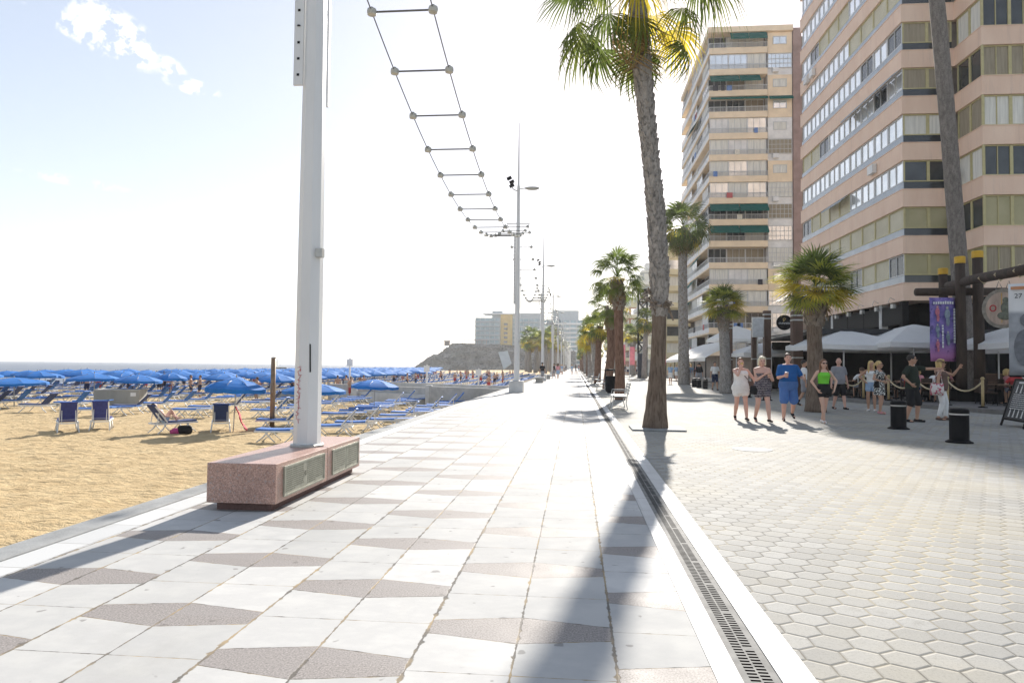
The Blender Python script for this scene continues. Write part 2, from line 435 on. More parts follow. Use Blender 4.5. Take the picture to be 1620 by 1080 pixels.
# sand
x = NX('sand')
c = x.ramp(x.noise(1.5, 8, .65), (.42, .305, .165), (.62, .48, .28), .3, .7)
c = x.mix(x.math('MULTIPLY', x.step(x.noise(90, 3, .8), .5, .8), .3), c, (.20, .14, .07))
x.set('Base Color', c); x.set('Roughness', .95); x.set('Specular IOR Level', .1)
x.bump(x.math('ADD', x.noise(7, 6, .6, stretch=(.6, 1.2, 1)), x.math('MULTIPLY', x.noise(40, 4), .25)), .9, .11)
M['sand'] = x.m
# sea
x = NX('sea_water')
c = x.ramp(x.noise(.012, 5, .6, stretch=(1, .25, 1)), (.085, .115, .165), (.13, .155, .195), .35, .65)
x.set('Base Color', c); x.set('Roughness', .5); x.set('Specular IOR Level', .22)
x.bump(x.noise(.6, 6, .6, stretch=(1, .4, 1)), .5, .25)
M['sea'] = x.m
M['foam'] = mat('foam', (.75, .77, .78), .8, .1, 1)

# ------------------------------------------------------------------ setting
FAR = 520
XP0, XP1 = -3.97, .64
def struct(o): o['kind'] = 'structure'; return o
struct(MB().box(-3.70, XP1 + .0, -12, FAR, -1.7, 0).build('promenade', M['marble']))
struct(MB().box(-3.968, -3.703, -12, FAR, -1.7, .001).box(.643, .757, -12, FAR, -1.7, .001).box(.933, 1.09, -12, FAR, -1.7, .001).build('promenade_border', M['border']))
struct(MB().box(-4.24, -3.972, -12, FAR, -2.2, .012).build('kerb', M['kerb_stone'], bevel=.008))
struct(MB().box(1.094, 400, -12, 1500, -1.7, -.003).box(-6, 1.093, FAR + .01, 1500, -1.7, -.006).build('plaza', M['hex']))
# sand sheet, finer near the camera, with trampled hollows
def sand_h(X, Y):
    z = -1.32 + .0 * X
    z = z - np.clip((-X - 45) / 45, 0, 1) * 1.05
    return z
def sheet(x0, x1, nx, y0, y1, ny, amp):
    xs = np.linspace(x0, x1, nx); ys = np.linspace(y0, y1, ny)
    X, Y = np.meshgrid(xs, ys); Z = sand_h(X, Y)
    if amp:
        h = np.array([mn.noise((a * 1.7, b * 2.9, 0)) * .8 + mn.noise((a * 4.0, b * 6.2, 5)) * .6 + mn.noise((a * .5, b * .5, 9)) * .7 for a, b in zip(X.ravel(), Y.ravel())]).reshape(X.shape)
        fx = np.clip((X - x0) / 1.5, 0, 1) * np.clip((x1 - X) / .6, 0, 1) * np.clip((y1 - Y) / 2, 0, 1)
        Z = Z + amp * h * fx + .006 * fx
    v = np.stack([X.ravel(), Y.ravel(), Z.ravel()], 1)
    f = [(j * nx + i, j * nx + i + 1, (j + 1) * nx + i + 1, (j + 1) * nx + i) for j in range(ny - 1) for i in range(nx - 1)]
    return v.tolist(), f
sm = MB(); sm.add(*sheet(-34, -4.241, 330, 7, 36, 300, .05))
sm.add(*sheet(-130, -34, 30, -10, 36, 12, 0)); sm.add(*sheet(-34, -4.241, 10, -10, 7, 4, 0)); sm.add(*sheet(-130, -4.241, 60, 36, 500, 60, 0))
struct(sm.build('sand', M['sand'], smooth=True))
struct(MB().add([(-4000, -2000, -2.05), (-4, -2000, -2.05), (-4, 5000, -2.05), (-4000, 5000, -2.05)], [(0, 1, 2, 3)]).build('sea', M['sea']))
fm = MB(); random.seed(3)
for k, (xx, ww) in enumerate(((-79, 1.6), (-88, 1.0), (-97, .7))):
    for j in range(26):
        y0 = 30 + j * 16 + random.uniform(-4, 4); L = random.uniform(7, 15); n = 8
        pts = []; 
        for i in range(n + 1):
            t = i / n; yy = y0 + L * t; wv = ww * math.sin(math.pi * t) + .05
            xc = xx + 1.2 * math.sin(yy * .21 + k)
            pts.append((xc - wv / 2, yy, xc + wv / 2))
        o = len(fm.v)
        fm.v += [(a, y, -2.0) for a, y, b in pts] + [(b, y, -2.0) for a, y, b in pts]
        for i in range(n): fm.f.append((o + i, o + n + 1 + i, o + n + 2 + i, o + i + 1)); fm.m.append(0)
tag(fm.build('surf', M['foam']), 'thin white foam of small waves breaking along the beach', 'surf', kind='stuff')

# drain grate: metal strip with two staggered rows of slots
x = NX('grate_metal'); sx, sy, _ = x.sep(x.co)
gx = x.math('DIVIDE', x.math('SUBTRACT', sx, .79), .055)      # two columns
gi = x.math('FLOOR', gx); gf = x.math('FRACT', gx)
gy = x.math('ADD', x.math('DIVIDE', sy, .034), x.math('MULTIPLY', gi, .5)); gyf = x.math('FRACT', gy)
sl_ = x.math('MULTIPLY', x.step(x.math('SUBTRACT', .42, x.math('ABSOLUTE', x.math('SUBTRACT', gf, .5))), 0, .03), x.step(x.math('SUBTRACT', .27, x.math('ABSOLUTE', x.math('SUBTRACT', gyf, .5))), 0, .04))
inn = x.math('MULTIPLY', x.step(sx, .789, .791), x.math('SUBTRACT', 1, x.step(sx, .899, .901)))
inn = x.math('MULTIPLY', inn, x.step(x.math('SUBTRACT', .485, x.math('ABSOLUTE', x.math('SUBTRACT', x.math('FRACT', x.math('DIVIDE', sy, .51)), .5))), 0, .004))
sl_ = x.math('MULTIPLY', sl_, inn)
c = x.mix(sl_, x.ramp(x.noise(9, 5), (.17, .168, .16), (.26, .255, .24)), (.004, .004, .004))
x.set('Base Color', c); x.set('Specular IOR Level', x.math('MULTIPLY_ADD', sl_, -.1, .1)); x.set('Roughness', .75)
x.bump(x.math('SUBTRACT', 1, sl_), 1.0, .02)
tag(MB().box(.76, .93, -12, FAR, -.4, -.004).build('drain_grate', x.m), 'long slotted grey metal drain grate between the marble and the hexagonal paving', 'drain grate')
tag(MB().lathe([(.34, -.2), (.34, .002), (.30, .004), (.28, .001), (.02, .001)], (3.05, 12.2, 0), 24).build('manhole_cover', M['kerb_stone']), 'round grey manhole cover set in the hexagonal paving', 'manhole cover')
# ------------------------------------------------------------------ buildings
def gmat(name, c, rough, spec=.5, metal=0, var=.1, scale=.6): return mat(name, c, rough, var, scale, 0, 40, metal, spec)
x = NX('pink_render')
c = x.ramp(x.noise(.9, 6, .6, stretch=(1, 1, .4)), (.80, .57, .43), (.88, .66, .51), .3, .7)
c = x.mix(x.math('MULTIPLY', x.step(x.noise(3.2, 6, .7, stretch=(1, 1, .08)), .52, .75), .35), c, (.50, .37, .31))
x.set('Base Color', c); x.set('Roughness', .85); x.bump(x.noise(25, 4), .12, .02); M['pink'] = x.m
M['glass_pale'] = gmat('glass_pale', (.86, .88, .88), .14, .6, metal=.55, var=.16)  # near-white base colour stands in for bright sky reflected in the panes
M['glass_dark'] = gmat('glass_dark', (.045, .05, .052), .08, .6, var=.5)
M['glass_sill'] = gmat('glass_sill', (.30, .34, .38), .15, .6, var=.2)  # paler copy of the dark sill glass, sky reflection put into the colour
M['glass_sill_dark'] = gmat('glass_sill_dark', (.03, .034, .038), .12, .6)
M['curtain'] = mat('curtain', (.74, .72, .65), .8, .16, 2.2, stretch=(4, 4, .3))
M['curtain_tan'] = mat('curtain_tan', (.34, .29, .21), .8, .22, 2.2, stretch=(4, 4, .3))
M['olive_frame'] = mat('olive_frame', (.52, .46, .24), .5, .1, 4)
x = NX('roller_shutter'); z_ = x.sep(x.co)[2]
ln = x.math('FRACT', x.math('MULTIPLY', z_, 18)); c = x.ramp(x.noise(.7, 4), (.58, .53, .38), (.68, .63, .47))
c = x.mix(x.step(ln, .82, .9), c, (.22, .19, .12)); x.set('Base Color', c); x.set('Roughness', .6); x.bump(ln, .3, .01); M['shutter'] = x.m
x = NX('olive_shutter'); z_ = x.sep(x.co)[2]
ln = x.math('FRACT', x.math('MULTIPLY', z_, 18)); c = x.ramp(x.noise(.7, 4), (.43, .39, .22), (.52, .47, .28))
c = x.mix(x.step(ln, .82, .9), c, (.15, .13, .06)); x.set('Base Color', c); x.set('Roughness', .6); x.bump(ln, .3, .01); M['olive'] = x.m
M['wall_white'] = mat('wall_white', (.80, .78, .75), .85, .12, 1.1, .1, 30)
M['ochre'] = mat('ochre_render', (.87, .70, .50), .85, .10, .8, .1, 25)
M['brown_clad'] = mat('brown_cladding', (.36, .25, .22), .8, .2, .8, .1, 30)
M['awning_green'] = mat('awning_green', (.015, .13, .105), .8, .15, 1.5, trans=.2)
M['rail'] = mat('rail_white', (.60, .60, .59), .5, .08, 6)
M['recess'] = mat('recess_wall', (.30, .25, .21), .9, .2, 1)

rb = random.Random(11)
# --- pink apartment building at the right
PB = thing('apartment_building', 'pink apartment block with stacked window bands, nearest tall building on the right', 'building', (20.55, 45.0, 0))
X0, Y0 = 20.55, 45.0
YE = 64.6; XR, YB = 23.75, 42.1; XE = 44
Z0, PIT, NF = 5.75, 2.975, 14
contour = [(X0, YE), (X0, Y0), (XR, Y0), (XR, YB), (XE, YB), (XE, YE)]
def inset(d): return [(X0 + d, YE - d), (X0 + d, Y0 + d), (XR + d, Y0 + d), (XR + d, YB + d), (XE - d, YB + d), (XE - d, YE - d)]
MB().prism(inset(.32), Z0 + .2, Z0 + NF * PIT, 0).build('wall', M['recess'], PB, world=True)
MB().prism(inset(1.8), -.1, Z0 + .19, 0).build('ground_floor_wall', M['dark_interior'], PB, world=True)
wb = 0
def facade_bays(side):
    if side == 'left': return [(X0, y, X0, y + 2.12) for y in np.arange(Y0 + .12, YE - 1.5, 2.13)]
    if side == 'front': return [(X0 + .12, Y0, X0 + 1.62, Y0), (X0 + 1.62, Y0, X0 + 3.12, Y0)]
    if side == 'bayside': return [(XR, YB + .12, XR, YB + 1.45), (XR, YB + 1.45, XR, Y0 - .1)]
    return [(XR + .1 + i * 1.55, YB, XR + 1.65 + i * 1.55, YB) for i in range(2)] + [(XR + 3.6 + i * 2.2, YB, XR + 5.8 + i * 2.2, YB) for i in range(3)]
wcount = 0
def bay_window(par, p0, p1, z0, z1, nrm, glass, frame, ins=.14, mull=1, gname='pane'):
    """one window: frame with a pane set behind it"""
    a = Vector((p0[0], p0[1], 0)); b = Vector((p1[0], p1[1], 0)); n = Vector((*nrm, 0)); d = (b - a).normalized(); L = (b - a).length
    f = MB(); c = (a + b) / 2 - n * ins; zc = (z0 + z1) / 2; t = .045
    for s_ in (-1, 1): f.obox(c + d * (s_ * (L / 2 - t)) + Vector((0, 0, zc)), d, n, (0, 0, 1), t, .04, (z1 - z0) / 2)
    for zz in (z0 + t * .8, z1 - t * .8): f.obox(c + Vector((0, 0, zz)), d, n, (0, 0, 1), L / 2 - 2 * t, .038, t * .8)
    for q in range(mull): f.obox(c + d * (L * ((q + 1) / (mull + 1) - .5)) + Vector((0, 0, zc)), d, n, (0, 0, 1), .022, .036, (z1 - z0) / 2 - t * 1.6)
    fo = f.build('window', frame, par, world=True)
    g = MB().obox(c - n * .03 + Vector((0, 0, zc)), d, n, (0, 0, 1), L / 2 - t, .012, (z1 - z0) / 2 - t)
    L0 = par.location; g.v = [(x_ - L0.x, y_ - L0.y, z_ - L0.z) for x_, y_, z_ in g.v]
    g.build(gname, glass, fo)
    return fo
styles = ['shut', 'glass', 'olive', 'glass', 'glass', 'glass', 'shutmix', 'glass', 'shut', 'glass', 'glass', 'olive', 'glass', 'glass']
lstyle = [('open', 'tan', 'tan'), ('olive', 'olive', 'small'), ('glass', 'open', 'tan'), ('glass', 'glass', 'glass'), ('glass', 'glass', 'tan'), ('glass', 'glass', 'glass'),
          ('tan', 'glass', 'glass'), ('glass', 'tan', 'glass'), ('tan', 'glass', 'glass'), ('glass', 'glass', 'glass'), ('tan', 'tan', 'glass'), ('glass', 'glass', 'glass'), ('glass', 'tan', 'glass'), ('glass', 'glass', 'glass')]
fstyle = ['olive', 'olive', 'dark', 'pale', 'tan', 'tan', 'tan', 'pale', 'tan', 'dark', 'pale', 'tan', 'pale', 'tan']
bstyle = ['tan', 'olive', 'dark', 'pale', 'tan', 'dark', 'pale', 'tan', 'dark', 'pale', 'tan', 'dark', 'pale', 'tan']
GL = {'olive': 'olive', 'dark': 'glass_dark', 'pale': 'curtain', 'tan': 'curtain_tan'}
for k in range(NF):
    z = Z0 + k * PIT
    b = MB().prism(contour, z, z + .16)
    seg = [(contour[i], contour[i + 1]) for i in range(4)]
    th = .13
    # parapet band with a real thickness, following the contour
    b.box(X0, X0 + th, Y0, YE, z + .161, z + 1.1).box(X0 + th, XR + th, Y0, Y0 + th, z + .161, z + 1.1)
    b.box(XR, XR + th, YB, Y0 - .001, z + .161, z + 1.1).box(XR + th, XE, YB, YB + th, z + .161, z + 1.1)
    b.box(X0 - .03, X0 + th + .02, Y0 - .03, YE, z + 1.1, z + 1.14).box(X0 + th + .021, XR - .031, Y0 - .03, Y0 + th, z + 1.1, z + 1.14)
    b.box(XR - .03, XR + th, YB - .03, Y0 - .031, z + 1.1, z + 1.14).box(XR + th, XE, YB - .03, YB + th, z + 1.1, z + 1.14)
    b.build('balcony_band', M['pink'], PB, world=True)
    if k > 11: continue
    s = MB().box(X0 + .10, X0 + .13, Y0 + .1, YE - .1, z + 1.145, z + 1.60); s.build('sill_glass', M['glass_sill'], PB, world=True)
    zt = z + PIT - .01
    lo = z + 1.62
    for j, (xa, ya, xb, yb) in enumerate(facade_bays('left')):
        sct = lstyle[k][0 if j < 4 else 1 if j < 7 else 2]
        if k == 0 and j in (3, 6): sct = 'openlow'
        if sct == 'small': sct = rb.choice(['tan', 'glass', 'dark'])
        if rb.random() < .08: sct = 'dark'
        g = {'glass': 'glass_pale', 'tan': 'shutter', 'olive': 'shutter', 'open': rb.choice(['shutter', 'shutter', 'glass_dark']), 'dark': 'glass_dark', 'openlow': 'glass_dark'}[sct]
        fr = M['olive_frame'] if g in ('shutter',) else M['rail']
        zlo = lo if not (g == 'shutter' and rb.random() < .5) else z + 1.15
        bay_window(PB, (xa, ya), (xb, yb), lo, zt, (-1, 0), M[g], fr, .15, 1 if g != 'shutter' else 0)
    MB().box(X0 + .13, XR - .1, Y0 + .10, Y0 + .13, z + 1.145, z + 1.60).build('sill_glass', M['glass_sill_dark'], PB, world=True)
    for (xa, ya, xb, yb) in facade_bays('front'):
        bay_window(PB, (xa, ya), (xb, yb), lo, zt, (0, -1), M[GL[fstyle[k]]], M['olive_frame'], .15, 0)
    for (xa, ya, xb, yb) in facade_bays('bayside'):
        bay_window(PB, (xa, ya), (xb, yb), z + 1.15, zt, (-1, 0), M[GL[bstyle[(k + 1) % 14]]], M['olive_frame'], .15, 0)
    for (xa, ya, xb, yb) in facade_bays('bayfront')[:2]:
        bay_window(PB, (xa, ya), (xb, yb), z + 1.15, zt, (0, -1), M[GL[bstyle[k]]], M['olive_frame'], .15, 1)
    MB().box(XR, XR + .1, YB, YB + .1, z + 1.141, zt).build('corner_post', M['olive_frame'], PB, world=True)
MB().prism(inset(-.05), Z0 + NF * PIT + .001, Z0 + NF * PIT + .5).build('roof', M['pink'], PB, world=True)
# satellite dishes
for (dx, dy, dz) in ((XR - .06, 44.4, 13.6), (XR - .06, 44.55, 10.75)):
    d = MB(); d.lathe([(.02, .10), (.16, .05), (.30, -.03), (.32, -.03), (.17, .035), (.02, .08)], (0, 0, 0), 14)
    Rm = Matrix.Rotation(R(75), 3, 'X') @ Matrix.Rotation(R(-20), 3, 'Y')
    d.v = [tuple(Rm @ Vector(v) + Vector((dx - .35, dy, dz))) for v in d.v]
    d.bar((dx, dy, dz - .1), (dx - .36, dy, dz), .03)
    o_ = d.build('satellite_dish', M['white_paint'], PB, world=True, smooth=False)
# floodlights and brackets under the first floor band
for i in range(7):
    y_ = Y0 + 1.0 + i * 2.4
    m_ = MB().box(X0 - .22, X0 - .02, y_, y_ + .34, 5.35, 5.62).tube([(X0 + .0, y_ + .17, 5.9), (X0 - .3, y_ + .17, 6.05), (X0 - .42, y_ + .17, 5.75), (X0 - .2, y_ + .17, 5.62)], .018, 5)
    m_.build('floodlight', M['galv'], PB, world=True)
# ground floor bar front: columns, fascia and glazing
for i in range(8):
    y_ = Y0 + .4 + i * 2.95
    MB().box(X0 + .1, X0 + .5, y_, y_ + .42, .02, Z0 - .005).build('column', M['pale_concrete'] if i % 3 == 1 else M['black'], PB, world=True)
MB().box(X0 + .12, X0 + .3, Y0 + .85, YE - 1, 4.3, 5.55).build('fascia', M['black'], PB, world=True)
for i in range(4):
    MB().box(XR + .3 + i * 3.4, XR + .7 + i * 3.4, YB + .3, YB + .7, .02, Z0 - .005).build('column', M['black'], PB, world=True)
for i in range(6):
    MB().box(X0 + .2, X0 + .26, Y0 + 1.2 + i * 2.95, Y0 + 3.0 + i * 2.95, 4.5, 5.3).build('sign_panel', M['bronze_dark'] if i % 2 else M['concrete'], PB, world=True)

# --- ochre tower block behind
TX, TY, TXE, TYE = 17.8, 93.6, 25.5, 118.0
TB = thing('apartment_tower', 'tall apartment tower with ochre balcony bands, green awnings and a glazed white strip', 'building', (TX, TY, 0))
TP = 2.93; TN = 15; TZ = 3.0
MB().box(TX + 1.5, 31.5, TY + 1.5, TYE - .3, -.1, TZ + TN * TP - .2).build('wall', M['recess'], TB, world=True)
MB().box(28.9, 30.0, TY + .15, TY + 1.48, -.1, TZ + TN * TP + .4).build('side_wall', M['brown_clad'], TB, world=True)
MB().box(TX - .1, 28.85, TY - .1, TYE, TZ + TN * TP, TZ + TN * TP + .75).build('roof', M['ochre'], TB, world=True)
MB().box(25.6, 28.85, TY + .4, TY + 1.48, -.1, TZ + TN * TP - .01).build('stair_wall', M['wall_white'], TB, world=True)
awn = {14: 'half', 12: 'full', 11: 'top', 6: 'full', 5: 'full'}
for k in range(TN):
    z = TZ + k * TP
    b = MB().box(TX, TXE, TY, TY + 1.6, z, z + .2).box(TX, TX + 1.6, TY + 1.601, TYE, z, z + .2)
    b.box(TX, TXE, TY, TY + .12, z + .201, z + .82)
    b.build('balcony_slab', M['ochre'], TB, world=True)
    MB().box(TX, TX + .12, TY + .121, TYE, z + .201, z + .82).build('balcony_side', M['wall_white'], TB, world=True)
    r_ = MB(); n_ = 44
    for i in range(n_ + 1): xx = TX + .05 + (TXE - TX - .1) * i / n_; r_.box(xx - .018, xx + .018, TY + .03, TY + .07, z + .821, z + 1.42)
    r_.box(TX, TXE, TY + .02, TY + .08, z + 1.421, z + 1.49)
    r_.build('railing', M['rail'], TB, world=True)
    r_ = MB(); n_ = 60
    for i in range(1, n_ + 1): yy = TY + .1 + (TYE - TY - .2) * i / n_; r_.box(TX + .03, TX + .07, yy - .02, yy + .02, z + .821, z + 1.42)
    r_.box(TX + .02, TX + .08, TY + .1, TYE, z + 1.421, z + 1.49)
    r_.build('railing', M['rail'], TB, world=True)
    enclosed = k in (2, 3, 7, 8, 9, 10, 13)
    yy = TY + (.22 if enclosed else 1.42)
    nb = 3
    for i in range(nb):
        xa = TX + .1 + (TXE - TX - .2) * i / nb; xb = TX + .1 + (TXE - TX - .2) * (i + 1) / nb
        g = rb.choice(['curtain', 'glass_pale', 'curtain', 'wall_white']) if enclosed else rb.choice(['glass_dark', 'curtain_tan', 'glass_dark', 'curtain'])
        bay_window(TB, (xa, yy), (xb, yy), z + (.83 if enclosed else .22), z + TP - .02, (0, -1), M[g], M['rail'], .02, 2)
    # sides
    for j in range(5):
        ya = TY + 1.8 + j * 4.45; g = rb.choice(['glass_pale', 'curtain', 'glass_dark', 'wall_white', 'glass_pale'])
        en = rb.random() < .6
        xx = TX + (.22 if en else 1.42)
        bay_window(TB, (xx, ya), (xx, ya + 4.3), z + (.83 if en else .22), z + TP - .02, (-1, 0), M[g], M['rail'], .02, 3)
    # glazed strip at the right
    st = rb.choice(['grid', 'grid', 'wall', 'grid', 'yellow'])
    zz = z
    if st == 'wall' or st == 'yellow':
        MB().box(25.62, 28.8, TY + .32, TY + .39, zz, zz + TP - .05).build('infill_panel', M['ochre'] if st == 'yellow' else M['wall_white'], TB, world=True)
        bay_window(TB, (26.3, TY + .28), (28.1, TY + .28), zz + 1.2, zz + 2.3, (0, -1), M[rb.choice(['curtain', 'glass_dark', 'glass_pale'])], M['rail'], .0, 1)
    else:
        fo = bay_window(TB, (25.62, TY + .33), (28.8, TY + .33), zz + .9, zz + TP - .05, (0, -1), M[rb.choice(['glass_pale', 'curtain', 'glass_dark', 'curtain_tan'])], M['rail'], .0, 5)
        g_ = MB()
        for q in range(2): g_.box(25.7, 28.7, TY + .27, TY + .288, zz + 1.5 + q * .62, zz + 1.56 + q * .62)
        L0 = TB.location; g_.v = [(a - L0.x, b_ - L0.y, c_ - L0.z) for a, b_, c_ in g_.v]
        g_.build('glazing_bar', M['rail'], fo)
        if rb.random() < .5: MB().box(26.2, 26.95, TY - .1, TY + .31, zz + .25, zz + .8).build('air_conditioner', M['wall_white'], TB, world=True)
    if k in awn:
        def awning(x0, x1, drop, out):
            MB().add([(x0, TY + .1, z + TP - .06), (x1, TY + .1, z + TP - .06), (x1, TY - out, z + TP - drop), (x0, TY - out, z + TP - drop), (x0, TY + .1, z + TP - .09), (x1, TY + .1, z + TP - .09), (x1, TY - out, z + TP - drop - .25), (x0, TY - out, z + TP - drop - .25)],
                [(0, 1, 2, 3), (7, 6, 5, 4), (3, 2, 6, 7), (0, 3, 7, 4), (1, 5, 6, 2), (0, 4, 5, 1)]).build('awning', M['awning_green'], TB, world=True)
        if awn[k] == 'half': awning(TX + 2.8, TX + 5.2, 1.0, .6); awning(TX + 5.25, TXE - .1, 1.0, .6)
        elif awn[k] == 'top': awning(TX + .2, TX + 4.6, .35, .4); awning(TX + 4.65, TXE, .35, .4); awning(25.7, 28.8, .45, .4)
        else: awning(TX + .1, TX + 3.9, .95, .75); awning(TX + 4.0, TXE - (1 if k == 12 else 0), .95, .75)
for (k, j) in ((4, .6), (3, 1.4), (2, 2.0), (6, .3), (11, 1)):
    z = TZ + k * TP; y0 = TY + 3 + j * 6
    MB().add([(TX + .05, y0, z + TP - .05), (TX + .05, y0 + 4, z + TP - .05), (TX - .9, y0 + 4, z + TP - 1.3), (TX - .9, y0, z + TP - 1.3), (TX + .05, y0, z + TP - .09), (TX + .05, y0 + 4, z + TP - .09), (TX - .88, y0 + 4, z + TP - 1.34), (TX - .88, y0, z + TP - 1.34)],
        [(0, 3, 2, 1), (4, 5, 6, 7), (0, 1, 5, 4), (2, 3, 7, 6), (1, 2, 6, 5), (3, 0, 4, 7)]).build('awning', M['awning_green'], TB, world=True)

# --- smaller and farther buildings
M['cream'] = mat('cream_render', (.74, .65, .42), .85, .12, .6)
M['pale_blue'] = mat('pale_render', (.52, .53, .53), .85, .12, .6)
M['terracotta'] = mat('terracotta_render', (.45, .22, .14), .85, .12, .6)
M['hotel_glass'] = gmat('hotel_glass', (.20, .31, .36), .15, .6, var=.3, scale=.3)
M['hotel_grey'] = mat('hotel_grey', (.38, .42, .44), .8, .12, .3)
M['hotel_yellow'] = mat('hotel_yellow', (.60, .40, .10), .8, .15, .3)
def far_building(label, x0, x1, y0, y1, h, wm, floors, bx, by, bm=None, z0=-.1, glass='glass_dark', parts=True):
    t = thing('apartment_building', label, 'building', (x0, y0, 0))
    MB().box(x0, x1, y0, y1, z0, h).build('wall', M[wm], t, world=True)
    MB().box(x0 - .15, x1 + .15, y0 - .15, y1 + .15, h + .001, h + .5).box(x0 + 1, x0 + 4, y0 + 2, y0 + 6, h + .501, h + 2.6).build('roof', M[bm or wm], t, world=True)
    p = (h - z0 - 3.2) / floors
    for k in range(floors):
        z = z0 + 3.2 + k * p
        MB().box(x0 - .9, x1, y0 - 1.1, y0 - .002, z, z + .95).box(x0 - .9, x0 - .002, y0 + .01, y1, z, z + .95).build('balcony', M[bm or wm], t, world=True)
        for i in range(bx):
            xa = x0 + (x1 - x0) * (i + .15) / bx; xb = x0 + (x1 - x0) * (i + .85) / bx
            o_ = MB().box(xa, xb, y0 - .06, y0 - .003, z + .96, z + p - .35).build('window', M[rb.choice([glass, 'curtain', 'glass_pale'])], t, world=True)
        for i in range(by):
            ya = y0 + (y1 - y0) * (i + .15) / by; yb = y0 + (y1 - y0) * (i + .85) / by
            MB().box(x0 - .06, x0 - .003, ya, yb, z + .96, z + p - .35).build('window', M[rb.choice([glass, 'curtain', 'glass_pale'])], t, world=True)
    return t
far_building('cream yellow apartment block seen between the palm trunks left of the tower', 16.2, 27, 128, 146, 21.5, 'cream', 6, 3, 4)
far_building('pale block with grey blue shutters behind the dark lattice tower', 15.8, 24, 165, 180, 24, 'pale_blue', 7, 3, 3, 'wall_white', glass='glass_sill')
far_building('low terracotta building behind the palms', 15.8, 25, 205, 222, 19, 'terracotta', 5, 3, 3, 'cream')
far_building('pale cream block near the far end of the promenade', 17, 28, 250, 275, 26, 'cream', 8, 3, 3, 'wall_white')
far_building('whitish block closing the far end of the promenade row', 16, 30, 330, 360, 27, 'wall_white', 8, 3, 3, 'pale_blue')
far_building('pale grey tall block at the far left end of the promenade', -8, 5, 560, 580, 38, 'pale_blue', 10, 4, 2, 'wall_white')
far_building('low white block beyond the far grove of palms', -40, -22, 540, 560, 34, 'wall_white', 9, 5, 2, 'hotel_grey')

# --- cliff headland with its hotel
x = NX('cliff_rock')
c = x.ramp(x.noise(.12, 9, .7, stretch=(1, 1, 2.2)), (.028, .027, .025), (.19, .18, .165), .36, .64)
c = x.mix(x.math('MULTIPLY', x.step(x.noise(.05, 5), .5, .7), .5), c, (.07, .08, .055))
x.set('Base Color', c); x.set('Roughness', .95); x.bump(x.noise(.5, 8, .7, stretch=(1, 1, 2)), 1, .8); M['rock'] = x.m
cv = MB(); nx_, nz_ = 150, 26
path = []
for i in range(nx_):
    t = i / (nx_ - 1); xx = -112 + 112 * t
    yy = 452 - 10 * math.sin(t * 3.1)
    path.append((xx, yy))
def top_h(xx):
    t = (xx + 112) / 112
    prof = [(0, -2), (.06, 2.0), (.10, 5.5), (.17, 8.5), (.22, 12.5), (.27, 16.0), (.36, 15.6), (.5, 15.2), (.7, 14.5), (.85, 13), (1, 11)]
    for (a, b), (c_, d) in zip(prof, prof[1:]):
        if a <= t <= c_: return b + (d - b) * (t - a) / (c_ - a)
    return 11
for j in range(nz_ + 8):
    for i in range(nx_):
        xx, yy = path[i]; H_ = top_h(xx) + 1.3 * mn.noise((xx * .3, 3, 7)) + .5 * mn.noise((xx * .9, 8, 2))
        if j < nz_:
            s = j / (nz_ - 1); z = -3 + (H_ + 3) * s
            dsp = 5.0 * mn.noise((xx * .12, z * .25, 1)) + 1.6 * mn.noise((xx * .4, z * .7, 4)) + 1.3 * mn.noise((xx * 1.1, z * 1.6, 9))
            cv.v.append((xx + .5 * mn.noise((z, xx, 1)), yy + s * 5 - 3 * (1 - s) + dsp, z))
        else:
            q = j - nz_ + 1; cv.v.append((xx, yy + 5 + q * 7, H_ + .5 * mn.noise((xx * .3, q, 2)) - (0 if q < 8 else 8)))
for j in range(nz_ + 7):
    for i in range(nx_ - 1): cv.f.append((j * nx_ + i, j * nx_ + i + 1, (j + 1) * nx_ + i + 1, (j + 1) * nx_ + i)); cv.m.append(0)
struct(cv.build('rocky_headland', M['rock'], smooth=False))
# shrubs and hut on top of the headland
tag(MB().box(-88.5, -85.2, 455, 458, 14.4, 17.4).box(-89, -84.8, 454.6, 458.4, 17.401, 17.8).build('lookout_hut', M['brown_wood']), 'small dark lookout hut on top of the headland edge', 'hut')
pg = MB()
for i in range(7): pg.box(-78 + i * 3, -77.7 + i * 3, 455, 455.3, 14.5, 18.0)
pg.box(-79, -59, 454.9, 455.4, 18.001, 18.3); pg.box(-79, -59, 456.4, 456.8, 18.001, 18.3)
tag(pg.build('terrace_pergola', M['brown_clad']), 'thin open pergola frame on top of the rocky headland', 'pergola')
HT = thing('hotel', 'grey blue glazed hotel with a bright yellow stair tower on the headland', 'hotel', (-68, 458, 10))
MB().box(-68, -51, 458, 478, 9, 33.5).build('wall', M['hotel_grey'], HT, world=True)
MB().box(-50.98, -43, 460, 478, 9, 36).build('stair_tower', M['hotel_yellow'], HT, world=True)
MB().box(-42.98, -24, 462, 480, 6, 37).build('wall', M['hotel_grey'], HT, world=True)
MB().box(-57, -50, 462, 470, 33.51, 38.5).build('roof', M['hotel_grey'], HT, world=True)
MB().box(-63, -41, 459, 476, 36.01, 36.6).build('roof', M['wall_white'], HT, world=True)
